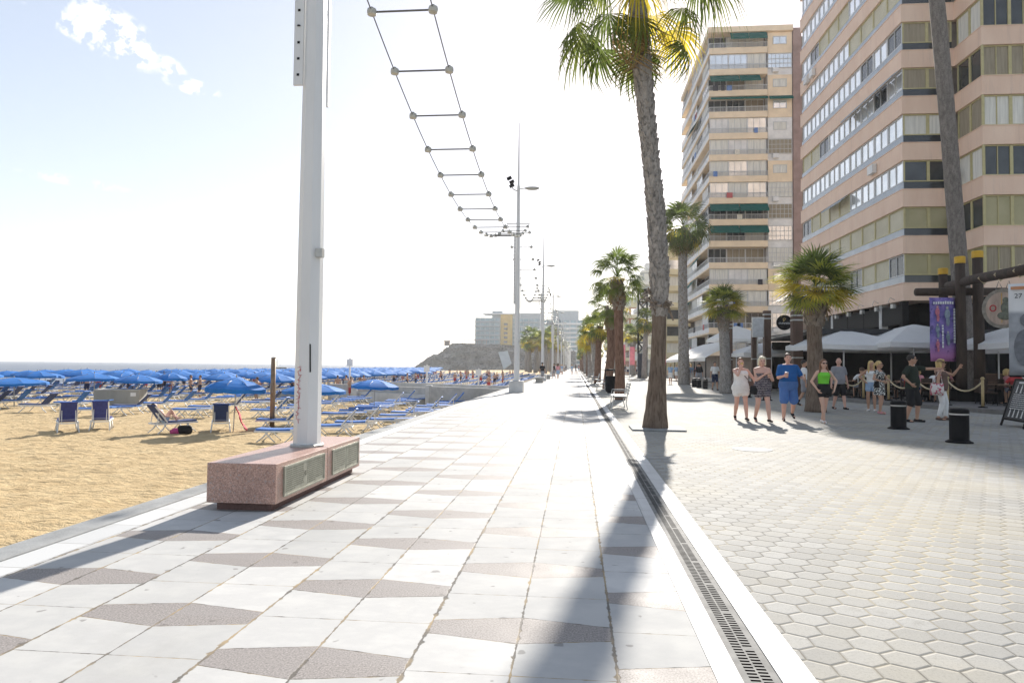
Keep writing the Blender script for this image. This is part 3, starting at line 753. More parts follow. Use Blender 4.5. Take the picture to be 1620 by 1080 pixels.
for k in range(7):
    z = 12.5 + k * 3.0
    for i in range(5): MB().box(-67.6 + i * 3.3, -64.8 + i * 3.3, 457.75, 457.99, z + .9, z + 2.7).build('window', M['hotel_glass'], HT, world=True)
    MB().box(-68.4, -51, 456.6, 457.7, z - .1, z + .5).build('balcony', M['hotel_grey'], HT, world=True)
    for i in range(5): MB().box(-42.4 + i * 3.6, -39.4 + i * 3.6, 461.75, 461.99, z + .9, z + 2.7).build('window', M['hotel_glass'], HT, world=True)
    MB().box(-42.6, -24, 460.6, 461.7, z - .1, z + .4).build('balcony', M['hotel_grey'], HT, world=True)
    if k < 6: MB().box(-48.6, -46.2, 459.8, 459.99, z + 1, z + 2.6).build('window', M['glass_dark'], HT, world=True)
H2 = thing('hotel', 'long white stepped hotel behind the lamp posts near the palm grove', 'hotel', (-24, 480, 0))
MB().box(-23.5, 6, 485, 505, -1, 34).build('wall', M['hotel_grey'], H2, world=True)
MB().box(-16, 2, 488, 502, 34.01, 41).build('roof', M['hotel_grey'], H2, world=True)
for k in range(10):
    MB().box(-23.8, 6, 483.6, 484.98, 2 + k * 3.2, 3.1 + k * 3.2).build('balcony', M['wall_white'], H2, world=True)
    for i in range(6): MB().box(-22.8 + i * 4.8, -19.2 + i * 4.8, 484.8, 484.99, 3.15 + k * 3.2, 5.0 + k * 3.2).build('window', M['hotel_glass'], H2, world=True)
# slide-like pale chute on the cliff
tag(MB().add([(-50, 440, 10), (-44, 440, 11), (-41, 437, 3), (-46, 436, -1), (-50, 441, 9.5), (-44, 441, 10.5), (-41, 438, 2.5), (-46, 437, -1.5)], [(0, 1, 2, 3), (7, 6, 5, 4), (0, 3, 7, 4), (1, 5, 6, 2), (0, 4, 5, 1), (3, 2, 6, 7)]).build('retaining_slab', M['hotel_grey']), 'pale sloping slab on the cliff face under the yellow tower', 'slab')

# clutter on the balconies of the tower and the pink block
cm_ = [mat('laundry_red', (.5, .12, .12), .85, .2, 6), mat('laundry_blue', (.15, .25, .5), .85, .2, 6), mat('laundry_cream', (.7, .66, .56), .85, .2, 6), mat('laundry_dark', (.05, .05, .06), .85, .2, 6)]
rz_ = random.Random(19)
for q in range(26):
    k = rz_.randrange(0, 14); z = TZ + k * TP
    if rz_.random() < .5:
        xx = TX + rz_.uniform(.4, 6.6); MB().box(xx, xx + rz_.uniform(.4, .9), TY - .05, TY - .02, z + .75, z + 1.46).build('laundry', rz_.choice(cm_), TB, world=True)
    else:
        yy = TY + rz_.uniform(1, 22); MB().box(TX - .05, TX - .02, yy, yy + rz_.uniform(.6, 1.4), z + .7, z + 1.46).build('laundry', rz_.choice(cm_), TB, world=True)
for q in range(10):
    k = rz_.randrange(0, 11); z = Z0 + k * PIT; yy = Y0 + rz_.uniform(1, 18)
    if q < 4: MB().box(X0 - .32, X0 - .035, yy, yy + .85, z + .25, z + .85).build('air_conditioner', M['wall_white'], PB, world=True)
    else:
        z = Z0 + (4 if q < 8 else 2) * PIT; yy = Y0 + .2 + (q - 4) * 2.13
        MB().add([(X0 - .03, yy, z + PIT - .03), (X0 - .03, yy + 2.0, z + PIT - .03), (X0 - .55, yy + 2.0, z + PIT - .42), (X0 - .55, yy, z + PIT - .42), (X0 - .03, yy, z + PIT - .07), (X0 - .03, yy + 2.0, z + PIT - .07), (X0 - .55, yy + 2.0, z + PIT - .55), (X0 - .55, yy, z + PIT - .55)],
            [(0, 3, 2, 1), (4, 5, 6, 7), (0, 1, 5, 4), (2, 3, 7, 6), (1, 2, 6, 5), (3, 0, 4, 7)]).build('awning', M['hotel_grey'], PB, world=True)
# ------------------------------------------------------------------ lamp posts with festoon ladders
PX = -3.08
POLES = [7.66 + 28.1 * i for i in range(15)]
def make_post(first=False):
    t = thing('lamp_post', '', 'lamp post', (PX, POLES[0], 0))
    zb = .45 if first else .6
    z0 = zb
    MB().tube([(0, 0, z0), (0, 0, 3), (0, 0, 6), (0, 0, 10.9)], [.154, .141, .122, .08], 8, ph=R(22.5)).build('pole', M['pole_paint'], t)
    MB().tube([(0, 0, 10.9), (0, 0, 14.3)], [.055, .018], 8).build('mast', M['pole_paint'], t)
    MB().lathe([(.20, z0 + .001), (.20, z0 + .02), (.185, z0 + .03), (.17, z0 + .03)], (0, 0, 0), 8).build('base_plate', M['galv'], t)
    a = MB().tube([(0, 0, 10.75), (.35, 0, 10.78)], .03, 6); ao = a.build('lamp_arm', M['pole_paint'], t)
    lh = MB(); lh.ell((.72, 0, 10.78), .42, .16, .085, 14, 8); lo_ = lh.build('lamp_head', M['galv'], ao, smooth=True)
    MB().ell((.74, 0, 10.72), .30, .11, .05, 12, 6).build('lens', M['glass_globe'], lo_, smooth=True)
    f = MB().tube([(0, 0, 10.6), (-.3, 0, 10.75), (-.42, 0, 11.1)], .03, 6); fo = f.build('floodlight_bracket', M['galv'], t)
    for k, (x_, z_) in enumerate(((-.36, 11.12), (-.5, 11.32), (-.36, 10.92))):
        MB().obox((x_, -.02, z_), (1, 0, .5), (0, 1, 0), (-.5, 0, 1), .13, .12, .06).build('floodlight', M['dark_metal'], fo)
    rl = MB().box(-.205, -.095, -.125, -.095, 4.62, 8.2); ro = rl.build('cable_rail', M['pole_paint'], t)
    h = MB()
    for i in range(18): zz = 4.74 + i * .19; h.box(-.165, -.135, -.129, -.1255, zz - .014, zz + .014) if i != 3 else h.lathe([(.02, 0), (.02, .01)], (-.15, -.130, zz), 6)
    h.build('bolt_hole', M['black'], ro)
    MB().box(.145, .175, -.02, .02, 4.4, 8.2).build('conduit', M['white_paint'], t)
    MB().box(.10, .18, -.12, -.04, 2.62, 2.72).build('sensor', M['galv'], t)
    if not first:
        MB().box(-.37, .37, -.42, .42, .0, .6).build('base_block', M['pale_concrete'], t, bevel=.015)
    # small cross bars at the festoon height
    MB().bar((-.62, 0, 8.9), (.62, 0, 8.9), .05).build('cross_bar', M['pole_paint'], t)
    return t
post0 = make_post(True)
tag(post0, 'nearest white lamp post rising from the pink granite block with bronze plaques', 'lamp post', 'lamp posts along the promenade')
gr = MB()
rg = random.Random(5)
for i in range(14):
    z = 1.35 - i * .045; xq = -.055 + rg.uniform(-.012, .012)
    gr.bar((xq - .02, -.1435, z), (xq + .022, -.1435, z + rg.uniform(-.03, .03)), .004, .004); gr.bar((xq + rg.uniform(-.02, .02), -.1435, z), (xq + rg.uniform(-.02, .02), -.1435, z - .045), .004, .004)
gr.build('graffiti', M['red_paint'], post0)
MB().bar((.068, -.1345, 1.62), (.076, -.1355, 1.30), .014, .006).build('scratch', M['black'], post0)
post1 = make_post(False); kd = capture(post1)
for i, y in enumerate(POLES[1:]):
    o = post1 if i == 0 else copy_tree(post1, None, kd)
    o.location = (PX, y, 0)
    lab = ('second white lamp post from the camera, on its pale square concrete block' if i == 0 else 'third white lamp post from the camera, just right of the second' if i == 1 else
           'white lamp post in the distant receding row along the promenade')
    tag(o, lab, 'lamp post', 'lamp posts along the promenade')
# festoon ladders hung between the posts
def span_z(t): return 6.25 + 2.6 * (2 * t - 1) ** 2
def make_span(L, detail):
    t = thing('festoon', '', 'festoon lights', (PX, 0, 0))
    n = 18; c = MB(); w_ = .55
    for s_ in (-1, 1):
        pts = [(s_ * w_, L * i / 40, span_z(i / 40)) for i in range(41)]
        MB().tube(pts, .011, 5, mi=0).build('cable', M['cable'], t)
    rm = MB(); gm = MB()
    for i in range(n):
        y = L * (i + .5) / n; z = span_z((i + .5) / n)
        if detail:
            MB().tube([(-w_, y, z), (w_, y, z)], .017, 6).build('rung', M['cable'], t)
            for s_ in (-1, 1):
                g = MB().lathe([(.045, -.055), (.078, -.05), (.083, -.02), (.086, -.018), (.086, .018), (.083, .02), (.078, .05), (.045, .058)], (s_ * w_, y, z), 12)
                go = g.build('lamp_globe', M['glass_globe'], t, smooth=False)
                MB().lathe([(.03, .058), (.03, .085), (.012, .09)], (s_ * w_, y, z), 8).build('socket', M['dark_metal'], go)
        else:
            rm.tube([(-w_, y, z), (w_, y, z)], .02, 4)
            for s_ in (-1, 1): gm.ell((s_ * w_, y, z), .085, .085, .085, 6, 4)
    if not detail:
        tag(rm.build('rung', M['cable'], t), kind='stuff'); tag(gm.build('lamp_globe', M['glass_globe'], t), kind='stuff')
    return t
sp0 = make_span(28.1, True); sp0.location = (PX, POLES[0], 0)
tag(sp0, 'nearest hanging ladder of round lamps between the first two lamp posts', 'festoon lights', 'ladders of round lamps hung between posts')
sp1 = copy_tree(sp0); sp1.location = (PX, POLES[1], 0)
tag(sp1, 'second hanging ladder of round lamps beyond the second lamp post', 'festoon lights', 'ladders of round lamps hung between posts')
sp2 = make_span(28.1, False); kd = capture(sp2)
for i in range(2, 10):
    o = sp2 if i == 2 else copy_tree(sp2, None, kd)
    o.location = (PX, POLES[i], 0)
    tag(o, 'distant ladder of round lamps hung in the receding row of posts', 'festoon lights', 'ladders of round lamps hung between posts')

# ------------------------------------------------------------------ pink granite block with plaques
x = NX('pink_granite')
c = x.ramp(x.noise(85, 3, .85), (.22, .12, .095), (.62, .40, .32), .36, .66)
c = x.mix(x.step(x.noise(40, 3), .56, .7), c, (.36, .30, .28)); c = x.mix(x.math('MULTIPLY', x.step(x.noise(2.5, 6), .5, .75), .25), c, (.20, .13, .11))
x.set('Base Color', c); x.set('Roughness', x.math('MULTIPLY_ADD', x.noise(6, 4), .2, .28)); x.bump(x.noise(120, 3), .08, .004); M['red_granite'] = x.m
GB = thing('granite_block', 'long pink granite block with bronze plaques under the nearest lamp post', 'stone block', (-3.135, 7.45, 0))
bx0, bx1, by0, bym, by1, bh = -3.475, -2.795, 6.22, 7.56, 8.72, .45
MB().box(bx0, bx1, by0, bym - .004, .075, bh).build('block', M['red_granite'], GB, world=True, bevel=.006)
MB().box(bx0, bx1, bym + .004, by1, .075, bh).build('block', M['red_granite'], GB, world=True, bevel=.006)
MB().box(bx0 + .07, bx1 - .07, by0 + .07, by1 - .07, .0, .0745).build('plinth', mat('dark_granite', (.13, .075, .065), .7, .25, 30), GB, world=True)
for (ya, yb, seed) in ((by0 + .16, bym - .12, 1), (bym + .14, by1 - .09, 2)):
    p = MB().box(bx1 + .0005, bx1 + .012, ya, yb, .115, .405)
    fr = .016
    for (a, b_, c_, d_) in ((ya, yb, .115, .115 + fr), (ya, yb, .405 - fr, .405)): p.box(bx1 + .0121, bx1 + .018, a, b_, c_, d_)
    for (a, b_) in ((ya, ya + fr), (yb - fr, yb)): p.box(bx1 + .0121, bx1 + .018, a, b_, .115 + fr, .405 - fr)
    if seed == 2: p.box(bx1 + .0121, bx1 + .016, (ya + yb) / 2 - .006, (ya + yb) / 2 + .006, .115 + fr, .405 - fr)
    po = p.build('plaque', M['bronze'], GB, world=True)
    rr = random.Random(seed); ym = (ya + yb) / 2
    for (ua, ub) in ((ya + .05, ym - .045), (ym + .045, yb - .05)):
        tm = MB()
        nl = 11 if seed == 1 else 9
        for i in range(nl):
            z = .368 - i * (.225 / nl); yy = ua
            while yy < ub - .01:
                l = rr.uniform(.016, .05); 
                if i == nl - 1 and yy > (ua + ub) / 2: break
                tm.box(bx1 + .0122, bx1 + .0145, yy, min(yy + l, ub), z - .0045, z + .0045); yy += l + .012
        tm.v = [(a - GB.location.x, b - GB.location.y, c_ - GB.location.z) for a, b, c_ in tm.v]
        tm.build('raised_text', M['bronze_dark'], po)
    if seed == 1:
        e = MB().lathe([(.03, 0), (.028, .004)], (0, 0, 0), 12); e.v = [(bx1 + .0122 + z - GB.location.x, ym + x_ - GB.location.y, .27 + y_ - GB.location.z) for x_, y_, z in e.v]
        e.build('emblem', M['bronze_dark'], po)
# pole foot joins the block: small steel collar lies on top
# ------------------------------------------------------------------ bench, bin, bollards
def make_bench():
    t = thing('park_bench', '', 'bench', (0, 0, 0)); L = 1.55
    for s_ in (-.62, .62):
        f = MB()
        f.tube([(-.30, s_, 0), (-.26, s_, .22), (-.24, s_, .42)], .018, 6).tube([(.22, s_, 0), (.17, s_, .2), (.20, s_, .44), (.30, s_, .88)], .018, 6)
        f.tube([(-.26, s_, .41), (.19, s_, .39)], .018, 6).tube([(-.30, s_, .005), (-.05, s_, .06), (.22, s_, .005)], .014, 6)
        f.tube([(.24, s_, .62), (-.22, s_, .62), (-.25, s_, .42)], .014, 6)
        f.build('frame', M['steel'], t)
    for i in range(5):
        MB().box(-.29 + i * .096, -.29 + i * .096 + .075, -L / 2, L / 2, .425, .45).build('seat_slat', M['brown_wood'] if False else M['galv'], t)
    for i in range(4):
        z = .54 + i * .095; xx = .225 + (z - .5) * .22
        MB().obox((xx, 0, z), (1, 0, .22), (0, 1, 0), (-.22, 0, 1), .012, L / 2, .036).build('back_slat', M['galv'], t)
    return t
b0 = make_bench(); b0.location = (1.48, 23.2, 0); tag(b0, 'slatted metal bench beside the second palm trunk, facing the promenade', 'bench', 'benches along the palm row')
kd = capture(b0)
for y, lab in ((39.6, 'slatted metal bench behind the black litter bin, farther along the palm row'), (52, 'third slatted metal bench along the palm row'), (67, 'distant slatted metal bench along the palm row')):
    o = copy_tree(b0, None, kd); o.location = (1.5, y, 0); tag(o, lab, 'bench', 'benches along the palm row')
def make_bin():
    t = thing('litter_bin', 'black open topped litter bin standing beside the palm row', 'litter bin', (1.83, 36.6, 0))
    MB().rings([(0, 0, .06, .22, .22), (0, 0, .12, .25, .25), (0, 0, .85, .28, .28), (0, 0, .9, .29, .29)], 18).build('body', M['dark_metal'], t)
    h = MB()
    for a in (-.26, .26): h.box(a - .02, a + .02, -.03, .03, .9, 1.18)
    h.lathe([(.29, 1.18), (.30, 1.22), (.2, 1.27), (.02, 1.28)], (0, 0, 0), 18); h.build('hood', M['dark_metal'], t)
    MB().rings([(0, 0, 0, .16, .16), (0, 0, .06, .16, .16)], 12).build('foot', M['black'], t)
make_bin()
def make_bollard():
    t = thing('bollard', '', 'bollard')
    MB().lathe([(.235, 0), (.235, .02), (.2, .035), (.178, .05), (.172, .055)], n=24).build('base', M['dark_metal'], t, smooth=False)
    MB().lathe([(.168, .055), (.168, .53), (.16, .535)], n=24).build('post', M['dark_metal'], t)
    MB().lathe([(.171, .565), (.174, .60), (.17, .63), (.14, .655), (.02, .665)], n=24).build('cap', M['dark_metal'], t)
    MB().lathe([(.162, .5355), (.163, .5645)], n=24).build('ring', M['steel'], t)
    return t
bo = make_bollard(); kd = capture(bo)
for i, (x_, y_, lab) in enumerate(((7.42, 14.05, 'nearest black bollard, in front of the menu board'), (7.62, 17.0, 'second nearest black bollard, in front of the man in dark clothes'),
        (8.15, 33.5, 'black bollard behind the woman in the patterned top'), (8.3, 30.7, 'black bollard behind the woman in white, left of the man in blue'), (8.55, 46.3, 'black bollard in front of the man in black near the white awnings'), (8.45, 49.9, 'left one of a far pair of black bollards by the tall palm'), (8.48, 48.2, 'right one of a far pair of black bollards by the tall palm'))):
    o = bo if i == 0 else copy_tree(bo, None, kd)
    o.location = (x_, y_, 0); tag(o, lab, 'bollard', 'black bollards at the edge of the terraces')
# stone seats on the left of the promenade
for i, (y, lab) in enumerate(((57, 'grey stone seat on the left edge of the promenade behind the second lamp post'), (73, 'second grey stone seat farther along the left edge'))):
    t = thing('stone_seat', lab, 'stone seat', (-3.0, y, 0), group='stone seats')
    MB().box(-.3, .3, -.55, .55, .0, .38).build('base', M['concrete'], t); MB().box(-.42, .42, -.95, .95, .381, .5).build('seat', M['pale_concrete'], t, bevel=.01)
# dark lattice sign tower
LT = thing('lattice_tower', 'dark blue steel lattice tower with a solid base behind the big palm', 'lattice tower', (8.45, 88, 0))
lt = MB().box(-.6, .6, -.5, .5, 0, 3.1); lt.build('base_panel', mat('navy_panel', (.02, .03, .05), .5, .2, 3), LT)
for sx_ in (-.55, .55):
    for sy_ in (-.45, .45): MB().box(sx_ - .06, sx_ + .06, sy_ - .06, sy_ + .06, 3.101, 11).build('upright', M['dark_metal'], LT)
for i in range(6):
    z0, z1 = 3.2 + i * 1.3, 4.4 + i * 1.3
    for sy_ in (-.45, .45):
        MB().bar((-.49, sy_, z0), (.49, sy_, z1), .09).bar((.49, sy_ + .01, z0), (-.49, sy_ + .01, z1), .09).bar((-.49, sy_, z1 + .05), (.49, sy_, z1 + .05), .11).build('brace', M['dark_metal'], LT)
MB().box(-.6, .6, -.5, .5, 11.001, 11.3).build('cap', M['dark_metal'], LT)
# ------------------------------------------------------------------ palms
def leafmat(name, c, c2, trans=.5, rough=.5):
    m, nt, b = nmat(name)
    co = N(nt, 'ShaderNodeTexCoord'); nz = N(nt, 'ShaderNodeTexNoise'); nz.inputs['Scale'].default_value = 3.5; nz.inputs['Detail'].default_value = 4
    nt.links.new(co.outputs['Object'], nz.inputs['Vector'])
    col = ramp(nt, nz.outputs['Fac'], c, c2, .35, .65); nt.links.new(col, b.inputs['Base Color'])
    b.inputs['Roughness'].default_value = rough; b.inputs['Specular IOR Level'].default_value = .3
    tr = N(nt, 'ShaderNodeBsdfTranslucent'); nt.links.new(col, tr.inputs['Color'])
    mx = N(nt, 'ShaderNodeMixShader'); mx.inputs[0].default_value = trans
    nt.links.new(b.outputs[0], mx.inputs[1]); nt.links.new(tr.outputs[0], mx.inputs[2]); nt.links.new(mx.outputs[0], nt.nodes['Material Output'].inputs['Surface'])
    return m
M['leaf_dark'] = leafmat('palm_leaf_dark', (.08, .11, .03), (.15, .20, .05), .5)
M['leaf_mid'] = leafmat('palm_leaf', (.32, .36, .055), (.50, .50, .09), .62)
M['leaf_yellow'] = leafmat('palm_leaf_yellowing', (.50, .40, .04), (.68, .54, .07), .58)  # old yellow fronds, with backlit sun glow also put into the colour
M['leaf_dead'] = leafmat('palm_leaf_dry', (.26, .17, .08), (.40, .29, .14), .35, .8)
M['leaf_green'] = leafmat('palm_leaf_green', (.11, .145, .035), (.20, .23, .05), .45)
LEAFG = None
LEAFM = [M['leaf_dark'], M['leaf_mid'], M['leaf_yellow'], M['leaf_dead']]
def barkmat(name, c0, c1, vs_=18, rs=.5):
    x = NX(name)
    n1 = x.noise(9, 6, .65, stretch=(1, 1, .35)); n2 = x.noise(vs_, 5, .6, stretch=(1, 1, rs))
    c = x.ramp(n1, c0, c1, .3, .7); c = x.mix(x.math('MULTIPLY', x.step(n2, .5, .62), .6), c, shade(c0, .45))
    x.set('Base Color', c); x.set('Roughness', .95); x.set('Specular IOR Level', .1); x.bump(x.math('ADD', n1, x.math('MULTIPLY', n2, .8)), .9, .03); return x.m
M['bark_smooth'] = barkmat('palm_trunk_smooth', (.12, .088, .068), (.22, .17, .13), 22, .12)
M['bark_red'] = barkmat('palm_trunk_reddish', (.15, .085, .06), (.25, .155, .11), 22, .15)
M['bark_rough'] = barkmat('palm_trunk_rough', (.22, .20, .18), (.42, .385, .35), 16, .7)
M['bark_ring'] = barkmat('palm_trunk_ringed', (.16, .14, .125), (.31, .28, .25), 20, 3.5)
M['boot'] = mat('palm_boot', (.22, .18, .145), .9, .4, 8, .4, 40)

def fan_leaf(rng, Lp, Rf, droop, nl=26, spread=118):
    """returns verts (local: petiole along +x, blade up +z), faces"""
    V = []; Fc = []
    w = .022
    for i in range(4):                        # petiole
        t = i / 3; V += [(Lp * t, -w * (1 - .5 * t), 0), (Lp * t, w * (1 - .5 * t), 0)]
    for i in range(3): Fc.append((2 * i, 2 * i + 1, 2 * i + 3, 2 * i + 2))
    hub = np.array([Lp, 0, 0])
    for k in range(nl):
        a = R(-spread + 2 * spread * (k + .5) / nl) + rng.uniform(-.03, .03)
        Lk = Rf * (.74 + .26 * math.cos(a * .75)) * rng.uniform(.88, 1.08)
        d = np.array([math.cos(a), math.sin(a), 0]); s = np.array([-math.sin(a), math.cos(a), 0])
        o = len(V); hw = math.pi * spread / 180 / nl * 1.02
        st = ((.02, 1.0), (.42, 1.0), (.72, .62), (1.0, .06))
        zig = .018 if k % 2 else -.018
        for (t, ws) in st:
            r = Lk * t; wd = min(hw * r, hw * Lk * .45) * (ws if t > .42 else 1)
            dz = -droop * (t ** 2.4) * Rf * (1 + .25 * rng.uniform(-1, 1)) + .10 * abs(math.sin(a)) * r + zig * t
            p = hub + d * r * (1 - .22 * droop * t * t); p[2] += dz
            V.append(tuple(p - s * wd)); V.append(tuple(p + s * wd))
        for i in range(3): Fc.append((o + 2 * i, o + 2 * i + 1, o + 2 * i + 3, o + 2 * i + 2))
    return V, Fc
def crown_mesh(name, seed, n, Lp, Rf, emin=-55, emax=80, dead=6, yel=.18, droop=.45, nl=24, flat=1.0):
    rng = random.Random(seed); mb = MB()
    for i in range(n + dead):
        isd = i >= n
        t = (i + .5) / n if not isd else 1
        el = emax + (emin - emax) * (t ** .85) + rng.uniform(-8, 8) if not isd else rng.uniform(-80, -58)
        az = i * 2.39996 + rng.uniform(-.25, .25)
        l = Lp * rng.uniform(.75, 1.1) * (1 if not isd else .8); rf = Rf * rng.uniform(.85, 1.1)
        V, Fc = fan_leaf(rng, l, rf, droop * rng.uniform(.6, 1.4) * (1.5 if isd else 1), nl)
        roll = rng.uniform(-.5, .5)
        Mx = Matrix.Rotation(az, 3, 'Z') @ Matrix.Rotation(-R(el), 3, 'Y') @ Matrix.Rotation(roll, 3, 'X')
        off = Vector((0, 0, .25 * (1 - t)))
        # petioles sag a little
        vv_ = []
        for p in V:
            q = Mx @ Vector(p); rr = math.hypot(q.x, q.y); q.z -= .10 * rr * rr * droop; vv_.append(q * 1.0 + off)
        mi = 3 if isd else (2 if (t > .45 and rng.random() < yel * 1.5) else (1 if rng.random() < .4 + .3 * t else 0))
        mb.add(vv_, Fc, mi)
    me = bpy.data.meshes.new(name); me.from_pydata([tuple(v) for v in mb.v], [], mb.f)
    for m_ in (LEAFM if name == 'palm_crown_light' else [LEAFM[0], M['leaf_green'], LEAFM[2], LEAFM[3]]): me.materials.append(m_)
    me.polygons.foreach_set('material_index', mb.m); me.update()
    return me
CROWN = {
 'big': crown_mesh('palm_crown', 23, 30, 1.55, .95, -62, 78, 2, .09, .8, 32),
 'mid': crown_mesh('palm_crown', 4, 38, .86, .62, -34, 82, 3, .04, .62, 24),
 'bush': crown_mesh('palm_crown_light', 9, 52, .62, .72, -38, 85, 3, .34, .28, 26),  # brighter, yellower fronds stand in for sun glowing through this crown
 'tall': crown_mesh('palm_crown', 14, 46, .95, .95, -70, 75, 10, .10, .6, 22),
 'far': crown_mesh('palm_crown', 17, 34, .8, .8, -45, 80, 6, .3, .5, 14),
 'far2': crown_mesh('palm_crown', 33, 30, .8, .8, -60, 80, 8, .2, .6, 14),
}
def boots(mb, path, rad, z0, z1, n, seed, size=.14, out=.06, up=True):
    """old leaf bases: small tapered shards in a spiral round the trunk"""
    rng = random.Random(seed)
    for i in range(n):
        t = z0 + (z1 - z0) * (i + rng.random()) / n
        c, r = trunk_at(path, rad, t)
        a = i * 2.39996 + rng.uniform(-.3, .3)
        d = Vector((math.cos(a), math.sin(a), 0)); s = Vector((-math.sin(a), math.cos(a), 0))
        w = size * rng.uniform(.5, 1.0) * .6; L = size * rng.uniform(.7, 1.5); o_ = out * rng.uniform(.4, 1.6); u = 1 if up else -1
        p = c + d * (r * .96)
        mb.add([p - s * w, p + s * w, p + s * w * .55 + d * o_ + Vector((0, 0, u * L)), p - s * w * .55 + d * o_ + Vector((0, 0, u * L)),
                p - s * w - d * .05, p + s * w - d * .05, p + s * w * .4 - d * .02 + Vector((0, 0, u * L * .9)), p - s * w * .4 - d * .02 + Vector((0, 0, u * L * .9))],
               [(0, 1, 2, 3), (7, 6, 5, 4), (0, 3, 7, 4), (1, 5, 6, 2), (3, 2, 6, 7)])
def trunk_at(path, rad, t):
    for (a, ra), (b, rb_) in zip(zip(path, rad), zip(path[1:], rad[1:])):
        if a.z <= t <= b.z + 1e-6:
            k = (t - a.z) / (b.z - a.z); return a.lerp(b, k), ra + (rb_ - ra) * k
    return path[-1], rad[-1]
def smooth_path(pts, n):
    pts = [V3(p) for p in pts]; out = []
    for i in range(n + 1):
        t = i / n * (len(pts) - 1); k = min(int(t), len(pts) - 2); f = t - k
        p0, p1, p2, p3 = pts[max(k - 1, 0)], pts[k], pts[k + 1], pts[min(k + 2, len(pts) - 1)]
        out.append(.5 * ((2 * p1) + (p2 - p0) * f + (2 * p0 - 5 * p1 + 4 * p2 - p3) * f * f + (3 * p1 - p0 - 3 * p2 + p3) * f ** 3))
    return out
def palm(label, base, pts, rads, crown, scale=1, rz=0, bark='bark_smooth', bark2=None, split=0, nboots=0, b0=0, b1=1, bsize=.14, bout=.06, wob=.012, group='palm trees along the promenade', seg=None, name='palm_tree', skirt=False):
    t = thing(name, label, 'palm tree', base, 0, group)
    nseg = seg or max(14, int(pts[-1][2] * 7))
    P = smooth_path(pts, nseg)
    rr = []; zs = [p[2] for p in pts]
    for p in P:
        r = rads[-1]
        for (za, ra), (zb, rb_) in zip(zip(zs, rads), zip(zs[1:], rads[1:])):
            if za <= p.z <= zb: r = ra + (rb_ - ra) * (p.z - za) / max(1e-6, zb - za); break
        rr.append(r * (1 + wob * 2.5 * mn.noise((p.z * 3.1, base[0], base[1]))))
    n = 16
    def trunkpart(Pq, rq, m_, nm='trunk'):
        mb = MB().tube(Pq, rq, n)
        mb.v = [tuple(Vector(v) + Vector((mn.noise((v[0] * 6, v[1] * 6, v[2] * 3 + base[1])), mn.noise((v[0] * 6, v[1] * 6, v[2] * 3 + 50)), 0)) * wob) for v in mb.v]
        return mb.build(nm, m_, t, smooth=True)
    if bark2 and split:
        k = next(i for i, p in enumerate(P) if p.z >= split)
        tr = trunkpart(P[:k + 1], rr[:k + 1], M[bark]); trunkpart(P[k:], rr[k:], M[bark2])
    else: tr = trunkpart(P, rr, M[bark])
    if nboots:
        bm_ = MB(); boots(bm_, P, rr, b0, b1, nboots, int(base[1] * 10), bsize, bout); bm_.build('leaf_base_scar', M['boot'] if not bark2 else M['bark_rough'], t)['kind'] = 'stuff'
    if skirt:
        # torn old leaf stalks sticking out at mid height
        rng = random.Random(71)
        for q in range(34):
            zz = skirt + rng.uniform(-.35, .22); c_, r_ = trunk_at(P, rr, zz); a_ = rng.uniform(0, 6.28)
            d_ = Vector((math.cos(a_), math.sin(a_), 0)); s_ = Vector((-math.sin(a_), math.cos(a_), 0)); L_ = rng.uniform(.14, .38); dn = rng.uniform(-.9, .35)
            w_ = rng.uniform(.025, .055)
            p0_ = c_ + d_ * (r_ * .9); p1_ = p0_ + d_ * (L_ * .35) + Vector((0, 0, L_ * .25)) + s_ * rng.uniform(-.1, .1); p2_ = p1_ + d_ * (L_ * .4) + Vector((0, 0, L_ * dn)) + s_ * rng.uniform(-.15, .15)
            m_ = MB().bar(p0_, p1_, w_ * 2, w_ * .6).bar(p1_, p2_, w_ * 1.3, w_ * .45); m_.build('torn_leaf_base', M['boot'], t)
        bm_ = MB(); boots(bm_, P, rr, skirt - .5, skirt + .5, 60, 79, .2, .035, True); bm_.build('leaf_base_scar', M['bark_rough'], t)['kind'] = 'stuff'
    co = bpy.data.objects.new('crown', CROWN[crown]); COL.objects.link(co); co.parent = t
    co.location = P[-1]; co.scale = (scale, scale, scale * (.84 if crown == 'bush' else 1)); co.rotation_euler = (0, 0, rz)
    return t
LT_ = 'palm trees along the promenade'
# big leaning palm in the foreground (fan palm with torn leaf bases at mid height)
palm('tallest foreground fan palm, thick flared trunk leaning slightly left beside the drain', (1.80, 15.75, 0),
     [(0, 0, -.05), (.01, 0, .15), (.02, 0, .4), (.04, 0, .95), (.07, 0, 1.8), (.09, 0, 2.85), (.09, 0, 3.15), (.03, .02, 4.5), (-.08, .03, 5.7), (-.20, .04, 7.0), (-.31, .06, 8.2), (-.46, .08, 10.3)],
     [.315, .29, .25, .205, .168, .16, .195, .185, .168, .172, .195, .175], 'big', 1.08, .6, 'bark_smooth', 'bark_rough', 2.95, 520, 3.1, 10.0, .19, .038, .016, skirt=3.0)
MB_g = MB().box(-.55, .62, -.55, .55, .0, .035)
tag(MB_g.build('tree_surround', M['kerb_stone'], bevel=.008), 'flat stone surround slab at the foot of the tallest foreground palm', 'tree surround').location = (1.80, 15.75, 0)
palm('second fan palm in the left row, reddish trunk behind the bench', (1.88, 29.3, 0),
     [(0, 0, 0), (0, 0, .9), (-.05, 0, 2.4), (-.08, 0, 3.7), (-.10, 0, 4.2), (-.14, 0, 5.05)], [.24, .205, .185, .195, .265, .22], 'mid', 1.0, 2.2, 'bark_red', None, 0, 120, 3.75, 5.0, .17, .09)
